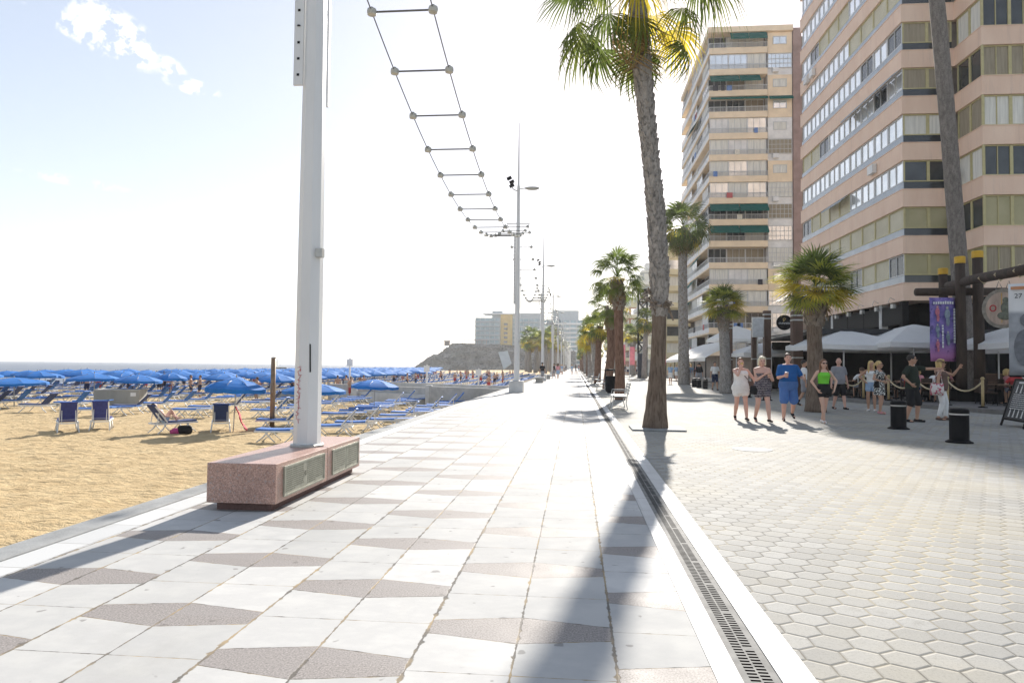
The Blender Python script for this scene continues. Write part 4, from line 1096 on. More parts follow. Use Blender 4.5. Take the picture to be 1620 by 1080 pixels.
palm('third fan palm in the left row, just behind the litter bin', (1.95, 43, 0),
     [(0, 0, 0), (.25, 0, 2.4), (.22, 0, 3.9), (.2, 0, 5.0)], [.30, .25, .28, .30], 'mid', 1.15, 4.0, 'bark_red', None, 0, 70, 3.6, 5.0, .2, .1, seg=24)
rp = random.Random(8)
for i in range(16):
    y = 57 + i * 14; h = rp.uniform(4.2, 6.5); ln = rp.uniform(-.3, .2)
    palm('fan palm in the receding left row, beyond the third palm', (1.95 + rp.uniform(-.2, .2), y, 0), [(0, 0, 0), (ln * .3, 0, h * .5), (ln, 0, h)], [.3, .24, .3], rp.choice(['mid', 'far', 'far2']), rp.uniform(1.0, 1.35), rp.uniform(0, 6), rp.choice(['bark_red', 'bark_rough']), seg=10)
palm('low bushy palm with yellow tips behind the girl in the green top', (7.78, 23.1, 0),
     [(0, 0, 0), (.02, 0, .9), (-.02, 0, 2.3), (.0, 0, 3.1), (.02, 0, 3.35), (.02, 0, 3.95)], [.34, .27, .225, .24, .36, .30], 'bush', 1.22, 1.0, 'bark_smooth', None, 0, 130, 2.75, 3.6, .2, .10)
palm('short palm with yellow green crown left of the wooden columns', (8.2, 38.4, 0),
     [(0, 0, 0), (-.03, 0, 2), (-.1, 0, 3.4), (-.12, 0, 4.7)], [.34, .29, .27, .33], 'bush', 1.15, 3.0, 'bark_rough', None, 0, 80, 3.3, 4.6, .2, .07)
palm('very tall slender palm in front of the ochre tower', (8.8, 56.8, 0),
     [(0, 0, 0), (-.05, 0, 4), (-.12, 0, 9), (-.1, 0, 12.8)], [.5, .40, .36, .36], 'tall', 1.45, 1.3, 'bark_rough', None, 0, 200, .6, 12.5, .2, .03)
q0 = D(1535, 640, 29.5); q1 = D(1516, 400, 29.5); q2 = D(1500, 200, 29.5); q3 = D(1482, 0, 29.5); q4 = D(1470, -160, 29.5)
b_ = Vector((q0.x, q0.y, .1))
palm('huge ringed palm trunk rising out of the picture behind the log posts', tuple(b_),
     [(0, 0, 0)] + [tuple(q - b_) for q in (q1, q2, q3, q4)] + [(q4.x - b_.x - .3, q4.y - b_.y, 24)], [.40, .33, .31, .30, .29, .28], 'tall', 1.6, 0, 'bark_ring', None, 0, 520, .5, 22, .10, .010, .008, seg=120)
for i in range(9):
    y = 84 + i * 22 + rp.uniform(-4, 4); h = rp.uniform(5.5, 8.5)
    palm('palm tree standing before the far buildings on the right', (9.2 + rp.uniform(-1, 2.0), y, 0), [(0, 0, 0), (rp.uniform(-.3, .3), 0, h * .5), (rp.uniform(-.4, .4), 0, h)], [.34, .28, .3], rp.choice(['bush', 'far', 'far2']), rp.uniform(1.2, 1.5), rp.uniform(0, 6), 'bark_rough', seg=8, group='palms before the far buildings')
for i, (px, d, h) in enumerate(((838, 165, 11.5), (847, 158, 10.2), (856, 168, 11.0), (862, 150, 10.8), (871, 175, 14.5), (877, 160, 10.0), (884, 190, 10), (833, 185, 11), (852, 190, 12), (868, 195, 11), (893, 240, 13), (880, 215, 13))):
    p = G(px, 578 + 1512 / d); 
    palm('palm of the green grove left of the promenade behind the second lamp post', (p.x, p.y, -.3), [(0, 0, 0), (rp.uniform(-.3, .3), 0, h * .5), (rp.uniform(-.3, .3), 0, h * .72)], [.55, .42, .4], rp.choice(['far', 'bush', 'far2']), rp.uniform(1.9, 2.4), rp.uniform(0, 6), 'bark_rough', seg=8, group='palm grove on the left')
# ------------------------------------------------------------------ beach furniture
SZ = -1.30
def lounger(ang, fab, detail=True):
    t = thing('sun_lounger', '', 'sun lounger')
    hx = .22; bl = .78; a = R(ang); ux, uz = math.cos(a), math.sin(a); zt = .36; w = .31
    f = MB()
    for s in (-w, w): f.bar((-1.0, s, zt), (.62, s, zt), .045, .06)
    f.bar((-1.0, -w + .03, zt), (-1.0, w - .03, zt), .045, .05).bar((.60, -w + .03, zt - .01), (.60, w - .03, zt - .01), .04, .04).bar((-.3, -w + .03, zt - .02), (-.3, w - .03, zt - .02), .03, .03)
    def legs(mb, s):
        mb.tube([(-.55, s, zt - .03), (-.70, s * 1.06, .16), (-.90, s * 1.12, 0)], .024, 6)
    def legs2(mb, s):
        mb.tube([(-.62, s * .99, zt - .03), (-.45, s * 1.05, .15), (-.28, s * 1.1, 0)], .02, 6)
    def legs3(mb, s):
        mb.tube([(.30, s, zt - .03), (.42, s * 1.06, .16), (.62, s * 1.12, 0)], .024, 6)
    def legs4(mb, s):
        mb.tube([(.36, s * .99, zt - .03), (.22, s * 1.05, .15), (.05, s * 1.1, 0)], .02, 6)
    seat = MB()
    nx = 9
    for i in range(nx): 
        x0 = -.97 + (hx + .97) * i / nx; x1 = -.97 + (hx + .97) * (i + 1) / nx
        z0 = zt + .095 - .02 * math.sin(math.pi * i / nx); z1 = zt + .095 - .02 * math.sin(math.pi * (i + 1) / nx)
        seat.add([(x0, -w + .02, z0), (x1, -w + .02, z1), (x1, w - .02, z1), (x0, w - .02, z0), (x0, -w + .02, z0 - .06), (x1, -w + .02, z1 - .06), (x1, w - .02, z1 - .06), (x0, w - .02, z0 - .06)], [(0, 1, 2, 3), (7, 6, 5, 4), (0, 4, 5, 1), (2, 6, 7, 3)] + ([(0, 3, 7, 4)] if i == 0 else []) + ([(1, 5, 6, 2)] if i == nx - 1 else []))
    back = MB(); P0 = Vector((hx, 0, zt + .06)); Dv = Vector((ux, 0, uz)); Nv = Vector((-uz, 0, ux))
    back.obox(P0 + Dv * (bl * .53), Dv, (0, 1, 0), Nv, bl * .45, w - .045, .022)
    back.obox(P0 + Dv * (bl * .98) + Nv * .01, Dv, (0, 1, 0), Nv, .05, w - .03, .025)
    bf = MB()
    for s in (-w + .03, w - .03): bf.bar(P0 + Vector((0, s, 0)), P0 + Dv * bl + Vector((0, s, 0)), .04, .045)
    bf.bar(P0 + Dv * (bl * .08) + Vector((0, -w + .05, -.005)), P0 + Dv * (bl * .08) + Vector((0, w - .05, -.005)), .035, .035)
    pr = MB()
    if ang > 8:
        for s in (-w + .09, w - .09): pr.bar(P0 + Dv * (bl * .6) - Nv * .02 + Vector((0, s, 0)), (.58, s, zt), .022)
    if detail:
        f.build('frame', M['lounger_frame'], t, bevel=.006)
        for s in (-w, w):
            for fn in (legs, legs2, legs3, legs4): m = MB(); fn(m, s); m.build('leg', M['lounger_frame'], t, smooth=True)
        seat.build('seat', M[fab], t)
        bo_ = back.build('backrest', M[fab], t); bf.build('backrest_frame', M['lounger_frame'], bo_)
        if ang > 8: pr.build('prop', M['lounger_frame'], bo_)
    else:
        o = MB()
        for s in (-w, w):
            for fn in (legs, legs3): fn(f, s)
        f.build('frame', M['lounger_frame'], t); seat.build('seat', M[fab], t)
        o.v, o.f, o.m = list(back.v), list(back.f), list(back.m); o.build('backrest', M[fab], t)
    return t
protos = {('up', 1): lounger(48, 'lounger_blue'), ('flat', 1): lounger(2, 'lounger_blue'), ('back', 1): lounger(62, 'lounger_violet'), ('navy', 1): lounger(52, 'lounger_navy')}
protos.update({('up', 0): lounger(48, 'lounger_blue', False), ('flat', 0): lounger(3, 'lounger_blue', False), ('navy', 0): lounger(45, 'lounger_navy', False)})
capt = {k: capture(v) for k, v in protos.items()}; used = set()
GRP = 'sun loungers on the sand'
def put_lounger(kind, det, x, y, rz, label, dz=0):
    k = (kind, det)
    o = protos[k] if k not in used else copy_tree(protos[k], None, capt[k])
    used.add(k); o.location = (x, y, (SZ if x > -45 else SZ - (-x - 45) / 45 * 1.05) + dz); o.rotation_euler = (0, 0, rz)
    return tag(o, label, 'sun lounger', GRP)
def view_rz(x, y): return math.atan2(-y, -x)
put_lounger('back', 1, -19.4, 24.6, view_rz(-19.4, 24.6) + .06, 'left one of two violet blue loungers seen from behind, leftmost in front')
put_lounger('back', 1, -18.75, 25.6, view_rz(-18.75, 25.6) - .10, 'right one of two violet blue loungers seen from behind, by the open sand')
L3 = put_lounger('navy', 1, -15.55, 25.0, R(-118), 'navy lounger carrying the sunbather with raised knees')
L4 = put_lounger('navy', 1, -13.95, 25.9, view_rz(-13.95, 25.9), 'navy lounger seen from behind with a red towel over its right side')
put_lounger('flat', 1, -9.95, 22.9, R(6), 'flat bright blue lounger just behind the nearest lamp post')
put_lounger('up', 1, -11.9, 27.0, R(8), 'blue lounger with raised back between the rusty post and the nearest lamp post')
put_lounger('up', 1, -8.9, 24.9, R(12), 'blue lounger with raised back right of the nearest lamp post, above the granite block')
put_lounger('up', 1, -8.5, 26.6, R(10), 'second blue lounger with raised back right of the nearest lamp post')
rl_ = random.Random(42); nL = 0
rows = [-7.6, -10.9, -14.6, -18.8, -23.2, -27.8, -32.4, -37.2, -42, -47, -52, -57]
for ri, xr in enumerate(rows):
    y = [28.2, 31.0, 32.5, 32.0, 31.2, 33.5, 30.5, 34, 37, 40, 44, 48][ri]
    y1 = [70, 74, 66, 64, 66, 70, 74, 76, 78, 80, 82, 84][ri]
    while y < y1:
        pair = 1.25 if rl_.random() < .6 else 2.1
        if not (abs(xr + 28) < 3.4 and abs(y - 39.5) < 2.2) and nL < 288:
            kd_ = rl_.choices(['flat', 'up', 'navy'], [.6 if xr > -20 else .4, .32, .08 if xr > -20 else .2])[0]
            det = 1 if y < 40 and xr > -20 else 0
            if kd_ == 'navy' and det == 0 or True:
                lab = {0: 'blue sun lounger in the row next to the promenade edge', 1: 'blue sun lounger in the second row from the promenade'}.get(ri, 'blue sun lounger among the rows farther out on the sand' if ri < 6 else 'blue sun lounger under the far umbrellas')
                put_lounger(kd_, det, xr + rl_.uniform(-.3, .3), y, R(8) + rl_.uniform(-.12, .12), lab); nL += 1
        y += pair + rl_.uniform(0, .25)
def make_umbrella(detail):
    t = thing('beach_umbrella', '', 'beach umbrella')
    R0 = 1.18; n = 8; cm = MB(); sub = 3
    prof = [(0.04, .40), (.35, .335), (.75, .21), (1.0, .10), (R0, 0.0)]
    N_ = n * sub; o = 0
    for (r, z) in prof:
        for k in range(N_):
            a = 2 * math.pi * k / N_; f_ = 1 - .05 * (r / R0) * (1 - abs(((k % sub) / sub) * 2 - 1)) if k % sub else 1
            cm.v.append((r * f_ * math.cos(a), r * f_ * math.sin(a), 1.72 + z - (.03 * r / R0 if k % sub else 0)))
    for i in range(len(prof) - 1):
        for k in range(N_): k2 = (k + 1) % N_; cm.f.append((i * N_ + k, i * N_ + k2, (i + 1) * N_ + k2, (i + 1) * N_ + k)); cm.m.append(0)
    cm.f.append(tuple(range(N_))[::-1]); cm.m.append(0)
    can = cm.build('canopy', M['umbrella_blue'], t)
    val = MB()
    for k in range(N_):
        a = 2 * math.pi * k / N_; p = cm.v[(len(prof) - 1) * N_ + k]; val.v.append(p)
    for k in range(N_): p = val.v[k]; val.v.append((p[0] * 1.004, p[1] * 1.004, p[2] - .15 - (.02 if k % 2 else 0)))
    for k in range(N_): k2 = (k + 1) % N_; val.f.append((k, k2, N_ + k2, N_ + k)); val.m.append(0)
    val.build('valance', M['umbrella_blue'], can)
    MB().tube([(0, 0, -.1), (0, 0, 2.24)], .022, 8).build('pole', M['galv'], t)
    if detail:
        for k in range(n):
            a = 2 * math.pi * k / n; c, s = math.cos(a), math.sin(a)
            MB().tube([(.02 * c, .02 * s, 2.10), (.7 * c, .7 * s, 1.97), (R0 * .99 * c, R0 * .99 * s, 1.715)], .007, 4).build('rib', M['cable'], t)
    return t
UA = make_umbrella(True); UB = make_umbrella(False); ka, kb = capture(UA), capture(UB); ua = ub = False
def put_umb(x, y, label, near, s=1.0, tilt=0):
    global ua, ub
    if near: o = UA if not ua else copy_tree(UA, None, ka); ua = True
    else: o = UB if not ub else copy_tree(UB, None, kb); ub = True
    z = SZ if x > -45 else SZ - (-x - 45) / 45 * 1.05
    o.location = (x, y, z); o.rotation_euler = (tilt * rl_.uniform(-1, 1), tilt * rl_.uniform(-1, 1), rl_.uniform(0, 6)); o.scale = (s, s, s)
    tag(o, label, 'beach umbrella', 'blue beach umbrellas'); return o
for (px, d, ytop, half, lab) in ((24, 40, 597, 48, 'blue beach umbrella at the left edge of the picture, largest on that side'), (371, 27, 597, 47, 'large blue beach umbrella left of the rusty post'), (497, 31, 605.5, 49, 'blue beach umbrella half hidden behind the nearest lamp post'),
                     (592, 36.8, 599.5, 38, 'large blue beach umbrella standing alone right of the nearest lamp post'), (219, 43, 592.5, 34, 'blue beach umbrella directly above the grey metal box'), (271, 46, 589.5, 24, 'blue beach umbrella right of the grey metal box'), (150, 45, 590.5, 38, 'blue beach umbrella left of the grey metal box'), (62, 52, 586.5, 34, 'blue beach umbrella above and right of the leftmost one')):
    p = D(px, ytop, d); rs_ = half / 1080 * d / 1.18; hs_ = (p.z - SZ) / 2.12
    o = put_umb(p.x, p.y, lab, True, 1.0, .04); o.scale = (rs_, rs_, hs_)
nU = 0
for i in range(12):
    for j in range(48):
        xr = -22 - i * 4.4 + rl_.uniform(-.6, .6); y = 48 + j * 4.3 + rl_.uniform(-.8, .8) + (i % 2) * 2
        if xr > -(.235 if y < 75 else .185) * y - 3.5 or xr < -.98 * y: continue
        if rl_.random() < .10 or nU >= 230: continue
        put_umb(xr, y, 'blue beach umbrella in the crowded field of umbrellas near the water', y < 52, 1, .06).scale = (rl_.uniform(1.1, 1.3),) * 2 + (rl_.uniform(.86, .95),); nU += 1
# utility boxes, posts
def beach_box(label, x, y, rz, w_, d_, h):
    t = thing('utility_box', label, 'utility box', (x, y, SZ), rz)
    MB().box(-w_ / 2, w_ / 2, -d_ / 2, d_ / 2, -.05, h).build('body', mat('box_metal', (.30, .295, .27), .6, .15, 1.5, stretch=(1, 1, .3)), t)
    MB().box(-w_ / 2 - .03, w_ / 2 + .03, -d_ / 2 - .03, d_ / 2 + .03, h + .001, h + .05).build('lid', M['concrete'], t)
    MB().box(w_ * .30, w_ * .42, -d_ / 2 - .012, -d_ / 2 - .001, h * .62, h * .85).build('notice', M['white_paint'], t)
beach_box('large grey metal box on the sand with a small white notice', -27.9, 39.8, R(18), 2.5, 1.6, .95)
beach_box('second grey metal box on the sand behind the rusty post', -19.5, 45.5, R(14), 1.5, 1.2, .75)
t = thing('rusty_post', 'thick rusty steel post standing alone in the sand left of the nearest lamp post', 'post', (-12.3, 26.9, SZ))
MB().tube([(0, 0, -.1), (0, 0, 2.9)], .095, 12).build('post', mat('rusty_steel', (.26, .17, .10), .6, .35, 3, .2, 30, metal=.3), t, smooth=True)
MB().lathe([(.10, 2.9), (.10, 2.94), (.02, 2.96)], n=12).build('cap', M['galv'], t)
# concrete beach ramp
RP = thing('beach_ramp', 'low concrete ramp with parapet walls running from the promenade onto the sand', 'ramp', (-4.3, 40, 0))
def wallseg(mb, a, b, z0, z1, th):
    a = Vector((a[0], a[1], (z0 + z1) / 2)); b = Vector((b[0], b[1], (z0 + z1) / 2)); mb.bar(a, b, th, z1 - z0)
m_ = MB(); wallseg(m_, (-4.3, 43.0), (-18, 52), -1.5, -.62, 3.0); m_.build('deck', M['pale_concrete'], RP, world=True)
m_ = MB(); wallseg(m_, (-4.3, 40.9), (-9.5, 44.3), -1.5, -.02, .28); m_.build('parapet', M['concrete'], RP, world=True)
m_ = MB(); wallseg(m_, (-9.8, 45.6), (-19, 51.6), -.61, -.16, .28); m_.build('parapet', M['concrete'], RP, world=True)
m_ = MB(); wallseg(m_, (-4.3, 45.4), (-19, 55.1), -1.5, .02, .28); m_.build('parapet', M['concrete'], RP, world=True)
for (x_, y_) in ((-9.62, 44.4), (-16, 48.5)): MB().box(x_ - .2, x_ + .2, y_ - .2, y_ + .2, -1.4, .06).build('pillar', M['pale_concrete'], RP, world=True)
for (px, py, d, h, lab) in ((675, 604, 66, 2.7, 'white post with a small sign by the far umbrellas'), (757, 604, 66, 2.4, 'thin white post beside the beach ramp'), (553, 612, 60, 3.2, 'pale shower post between the far umbrellas')):
    p = D(px, py, d); t = thing('signpost', lab, 'post', (p.x, p.y, SZ))
    MB().box(-.07, .07, -.07, .07, 0, h).build('post', M['white_paint'], t); MB().box(-.28, .28, -.09, -.071, h - .7, h - .1).build('panel', M['white_paint'], t)
# bag and towel
bp_ = G(291, 684, SZ)
t = thing('beach_bag', 'black and pink beach bag on the sand beside the sunbather', 'bag', (-14.75, 24.75, SZ), .3)
MB().rings([(0, 0, 0, .24, .15), (0, 0, .1, .28, .17), (0, 0, .26, .25, .13), (0, 0, .30, .2, .08)], 14).build('bag', M['black'], t, smooth=True)
MB().rings([(-.32, -.02, 0, .2, .14), (-.33, 0, .12, .2, .13), (-.3, 0, .2, .1, .07)], 12).build('pouch', mat('magenta_cloth', (.42, .05, .18), .8, .3, 8), t, smooth=True)
tw = MB(); n = 12
for i in range(n + 1):
    s_ = i / n
    x_ = .42 + .42 * s_ + .03 * math.sin(7 * s_); z_ = .95 - .92 * s_ ** .8
    for j in range(6): tw.v.append((x_ + .03 * math.sin(j * 2.1 + i), (j / 5 - .5) * .5 + .05 * math.sin(i * .9), max(.015, z_ + .02 * math.sin(j * 1.7))))
for i in range(n):
    for j in range(5): tw.f.append((i * 6 + j, i * 6 + j + 1, (i + 1) * 6 + j + 1, (i + 1) * 6 + j)); tw.m.append(0)
o = tw.build('beach_towel', mat('red_towel', (.55, .08, .10), .9, .25, 12), None, smooth=True); o.location = (-13.75, 25.75, SZ); o.rotation_euler = (0, 0, R(25))
sd = o.modifiers.new('thick', 'SOLIDIFY'); sd.thickness = .012
tag(o, 'crumpled red towel draped over the right side of a navy lounger', 'towel')
# boats on the water
bt = D(440, 586, 420)
t = thing('sailing_boat', 'tiny boat with a pale sail far out on the sea', 'boat', (bt.x, bt.y, -2.05), .2)
MB().prism([(-4, 0), (-3, -1), (3.5, -1), (5, 0), (3.5, 1), (-3, 1)], 0, .9).build('hull', M['black'], t); MB().add([(0, -.05, 1), (0, .05, 1), (-3.2, 0, 1.4), (0, 0, 7)], [(0, 2, 3), (1, 3, 2), (0, 3, 1), (0, 1, 2)]).build('sail', M['canvas_white'], t)

# the farthest loungers read as one mass
fl_ = MB(); ff_ = MB(); n_ = 0
for xr in (-8.5, -11.5, -15, -19, -23, -27.5, -32, -37, -42):
    y = 74 + (xr + 8) * -.4
    while y < 190:
        if not (-20 < xr and 40 < y < 57):
            z = SZ + .42; w_ = .3; u = rl_.random() < .4
            fl_.box(xr - 1.0, xr + .25, y - w_, y + w_, z - .05, z + .02)
            fl_.bar((xr + .25, y, z), (xr + .75, y, z + (.5 if u else .05)), .6, .06)
            for sx_ in (-.8, .5): ff_.box(xr + sx_ - .04, xr + sx_ + .04, y - w_, y + w_, SZ, z - .051)
        y += rl_.uniform(1.3, 2.2)
tag(fl_.build('far_sun_loungers', M['lounger_blue']), 'far mass of blue sun loungers along the beach below the promenade', 'sun loungers', kind='stuff')
tag(ff_.build('far_lounger_legs', M['lounger_frame']), 'white legs of the far mass of sun loungers', 'sun loungers', kind='stuff')
# ------------------------------------------------------------------ people
TMP = bpy.data.scenes.new('workbench')
mat_lip = mat('lips', (.40, .16, .14), .5, .1, 8)
def remesh(mb, voxel, iters=3):
    me = bpy.data.meshes.new('tmp'); me.from_pydata(mb.v, [], mb.f); me.update()
    o = bpy.data.objects.new('tmp', me); TMP.collection.objects.link(o)
    r = o.modifiers.new('r', 'REMESH'); r.mode = 'VOXEL'; r.voxel_size = voxel; r.use_smooth_shade = True
    if iters: s = o.modifiers.new('s', 'SMOOTH'); s.iterations = iters; s.factor = .5
    vl = TMP.view_layers[0]; vl.update(); dg = vl.depsgraph; dg.update()
    ev = o.evaluated_get(dg)
    m2 = bpy.data.meshes.new_from_object(ev)
    bpy.data.objects.remove(o); bpy.data.meshes.remove(me)
    return m2
def meshobj(name, me, mt_, parent):
    me.name = name; me.materials.clear(); me.materials.append(mt_); me.shade_smooth()
    o = bpy.data.objects.new(name, me); COL.objects.link(o); o.parent = parent; return o
def ik(a, c, l1, l2, hint):
    a, c = V3(a), V3(c); d = c - a; L = min(d.length, (l1 + l2) * .999); d.normalize(); c = a + d * L
    x = (l1 * l1 - l2 * l2 + L * L) / (2 * L); h = math.sqrt(max(l1 * l1 - x * x, 0)); hn = V3(hint); hn = (hn - d * hn.dot(d))
    hn = hn.normalized() if hn.length > 1e-6 else Vector((0, 0, 1)); return a + d * x + hn * h, c
def skin(name, c): return mat(name, c, .55, .08, 6, .03, 60, spec=.35)
SK = {'fair': skin('skin_fair', (.58, .36, .27)), 'tan': skin('skin_tan', (.45, .26, .175)), 'pink': skin('skin_pink', (.60, .35, .27))}
HAIR = {'brown': mat('hair_brown', (.075, .042, .024), .6, .4, 30, stretch=(1, 1, .15)), 'blond': mat('hair_blond', (.56, .40, .17), .6, .3, 30, stretch=(1, 1, .15)), 'white_blond': mat('hair_pale', (.66, .58, .42), .6, .2, 30, stretch=(1, 1, .2)),
        'dark': mat('hair_dark', (.022, .017, .014), .6, .4, 30, stretch=(1, 1, .15)), 'auburn': mat('hair_auburn', (.16, .075, .035), .6, .4, 30, stretch=(1, 1, .15)), 'grey': mat('hair_grey', (.42, .40, .38), .7, .2, 30)}
def cloth(name, c, **k): return mat(name, c, .85, k.pop('var', .12), k.pop('scale', 5), .15, 60, spec=.15, **k)
def body_dims(w, fem):
    return dict(w=w, fem=fem)
def figure(label, x, y, face, H=1.7, w=1.0, fem=False, skin_='fair', hair='brown', hairstyle='short', pose=None, top=None, bottom=None, shoes=None, extras=(), voxel=.0085, dz=0, tilt=None, belly=0, z=0, cat='person', group=None, glasses=False, cap=None, detail=True, root=None):
    """person facing local -Y; face = rotation about z.  pose: foot/hand/elbow targets for a 1.75 m figure"""
    p = dict(lf=(.10, 0, .09), rf=(-.10, 0, .09), lh=(.30, -.06, .80), rh=(-.30, -.06, .80), le=(.3, .6, -.2), re=(-.3, .6, -.2), lean=0, head=0, nod=0, lk=(0.05, -1, 0), rk=(-.05, -1, 0), toeL=.1, toeR=-.1, ft_l=0, ft_r=0)
    p.update(pose or {})
    k = H / 1.75
    S = []   # collected part specs
    ww = w
    sh = (.165 if fem else .185) * (.75 + .25 * ww); hipx = .088 * (.6 + .4 * ww)
    T = Matrix.Rotation(-p['lean'], 3, 'X')
    hipc = Vector((0, 0, .92))
    def tor(v): return hipc + T @ (V3(v) - hipc)
    armr = .043 * (.55 + .45 * ww); legr = .078 * (.55 + .45 * ww)
    ls, rs = tor((sh, 0, 1.40)), tor((-sh, 0, 1.40))
    le, lh = ik(ls, p['lh'], .30, .265, p['le']); re, rh = ik(rs, p['rh'], .30, .265, p['re'])
    lhp, rhp = Vector((hipx, 0, .92)), Vector((-hipx, 0, .92))
    lk, la = ik(lhp, p['lf'], .43, .415, p['lk']); rk, ra = ik(rhp, p['rf'], .43, .415, p['rk'])
    def torso_rings(e=0, z0=.80, z1=1.47, flare=0, hem=None):
        pr = [(.80, .135, .10), (.88, .165 if not fem else .175, .115), (.95, .165 if not fem else .178, .115), (1.03, .155 if not fem else .155, .108), (1.12, .148 if not fem else .132, .103), (1.22, .155 if not fem else .145, .110), (1.31, .168 if not fem else .155, .116), (1.38, .165 if not fem else .145, .102), (1.43, .125, .082), (1.47, .075, .066)]
        out = []
        zs = [q for q in pr if z0 < q[0] < z1]
        def at(z):
            if z <= pr[0][0]: return pr[0]
            for a, b in zip(pr, pr[1:]):
                if a[0] <= z <= b[0]:
                    f = (z - a[0]) / (b[0] - a[0]); return (z, a[1] + (b[1] - a[1]) * f, a[2] + (b[2] - a[2]) * f)
            return pr[-1]
        a0, a1 = at(max(z0, .8)), at(z1)
        L_ = [(z0, a0[1], a0[2])] + zs + [(z1, a1[1], a1[2])]
        for (z_, rx, ry) in L_:
            bulge = belly * math.exp(-((z_ - 1.06) / .13) ** 2)
            bust = (.035 * math.exp(-((z_ - 1.29) / .06) ** 2)) if fem else 0
            fl = flare * max(0, (1.15 - z_)) / .3
            wf = ww if z_ < 1.36 else 1 + (ww - 1) * .6
            out.append((0, -(bulge * .6 + bust), z_, rx * wf + e + fl, ry * (.7 + .3 * ww) + e + bulge * .6 + bust * .6 + fl))
        return out
    def add_torso(mb, **a):
        o = len(mb.v); mb.rings(torso_rings(**a), 18)
        for i in range(o, len(mb.v)): mb.v[i] = tuple(tor(mb.v[i]) if mb.v[i][2] > .92 else mb.v[i])
    # --- body
    B = MB(); add_torso(B)
    for (hp, kn, an, sd, tn, ftp) in ((lhp, lk, la, 1, p['toeL'], p['ft_l']), (rhp, rk, ra, -1, p['toeR'], p['ft_r'])):
        B.cap(hp + Vector((0, 0, -.02)), kn, legr * 1.08, legr * .70); mid = kn.lerp(an, .3); B.cap(kn, mid, legr * .68, legr * .72); B.cap(mid, an, legr * .72, legr * .45)
        fd = Vector((math.sin(tn), -math.cos(tn), -ftp)).normalized()
        B.cap(an + Vector((0, 0, -.045)) - fd * .03, an + fd * .14 + Vector((0, 0, -.058)), .036, .028)
        B.cap(an + fd * .12 + Vector((.015 * sd, 0, -.06)), an + fd * .17 + Vector((.01 * sd, 0, -.064)), .026, .022)
    hands = []
    for (s_, el, hd, sd) in ((ls, le, lh, 1), (rs, re, rh, -1)):
        B.cap(s_, el, armr * 1.15, armr * .82); m_ = el.lerp(hd, .25); B.cap(el, m_, armr * .85, armr * .86); B.cap(m_, hd, armr * .86, armr * .56)
        fd = (hd - el).normalized()
        side = p.get('lpalm' if sd > 0 else 'rpalm'); side = V3(side) if side else Vector((-sd, 0, 0))
        pn = (side - fd * side.dot(fd)).normalized(); lat = fd.cross(pn)
        pc = hd + fd * .05
        B.cap(hd, hd + fd * .085 + lat * .022, .024, .020); B.cap(hd, hd + fd * .085 - lat * .022, .024, .019)
        curl = p.get('curl', .55)
        for q, (off, ln) in enumerate(((.033, .070), (.011, .080), (-.011, .075), (-.032, .058))):
            b0_ = hd + fd * .088 + lat * off
            d1 = (fd + pn * curl * .6).normalized(); d2 = (fd + pn * curl * 1.8).normalized()
            m1 = b0_ + d1 * ln * .55; B.cap(b0_, m1, .0105, .0095, 8); B.cap(m1, m1 + d2 * ln * .45, .0095, .008, 8)
        th = hd + fd * .03 + lat * .03 * 1; B.cap(th, th + (fd * .7 + lat * .7 + pn * .3).normalized() * .06, .0125, .010, 8)
        hands.append((hd, fd, pn, lat))
    # head
    nk = tor((0, .005, 1.46)); Hm = Matrix.Rotation(p['head'], 3, 'Z') @ Matrix.Rotation(p['nod'], 3, 'X')
    hc = tor((0, -.012, 1.632))
    HS = 1.07
    def hd_(v): return hc + Hm @ (V3(v) * HS)
    B.cap(nk - Vector((0, 0, .05)), hd_((0, .02, -.07)), .058, .052)
    B.ell(hc, .077 * HS, .095 * HS, .112 * HS, 16, 10, Hm)
    for s_ in (ls, rs): B.cap(tor((0, .012, 1.455)), s_, .05, armr * 1.05)
    B.cap(hd_((0, -.035, -.065)), hd_((0, -.052, -.088)), .052, .036)
    B.cap(hd_((0, -.088, .012)), hd_((0, -.107, -.022)), .011, .015, 8); B.cap(hd_((-.02, -.088, -.058)), hd_((.02, -.088, -.058)), .011, .011, 8)
    for sd in (-1, 1): B.ell(hd_((.077 * sd, .008, -.012)), .012, .022, .032, 8, 6, Hm)
    root = thing('person', label, cat, (x, y, z), face, group)
    def fin(me):
        n = len(me.vertices); co = np.empty(n * 3); me.vertices.foreach_get('co', co); co = co.reshape(-1, 3)
        co[:, 2] += dz; co *= k
        if tilt is not None:
            Mt = np.array(tilt); co = co @ Mt.T
        me.vertices.foreach_set('co', co.ravel()); me.update(); return me
    body = meshobj('body', fin(remesh(B, voxel)), SK[skin_], root)
    def part(name, mb, m_, vx=None, it=3, parent=None, raw=False):
        if raw:
            me = bpy.data.meshes.new(name); me.from_pydata(mb.v, [], mb.f); me.update()
        else: me = remesh(mb, vx or voxel * 1.1, it)
        return meshobj(name, fin(me), m_, parent or root)
    # face features
    if detail:
        for sd in (-1, 1):
            if not glasses: part('eye', MB().ell(hd_((.031 * sd, -.087, .012)), .012, .007, .008, 8, 6, Hm), M['black'], raw=True, parent=root)
        if glasses:
            g = MB()
            for sd in (-1, 1): g.ell(hd_((.034 * sd, -.094, .012)), .030, .010, .022, 10, 6, Hm)
            g.cap(hd_((-.01, -.10, .016)), hd_((.01, -.10, .016)), .005, .005, 6)
            for sd in (-1, 1): g.cap(hd_((.06 * sd, -.085, .018)), hd_((.08 * sd, .0, .02)), .005, .005, 6)
            part('sunglasses', g, M['black'], raw=True)
        part('mouth', MB().ell(hd_((0, -.0985, -.056)), .024, .005, .006, 8, 5, Hm), mat_lip, raw=True)
    # hair
    hm = MB()
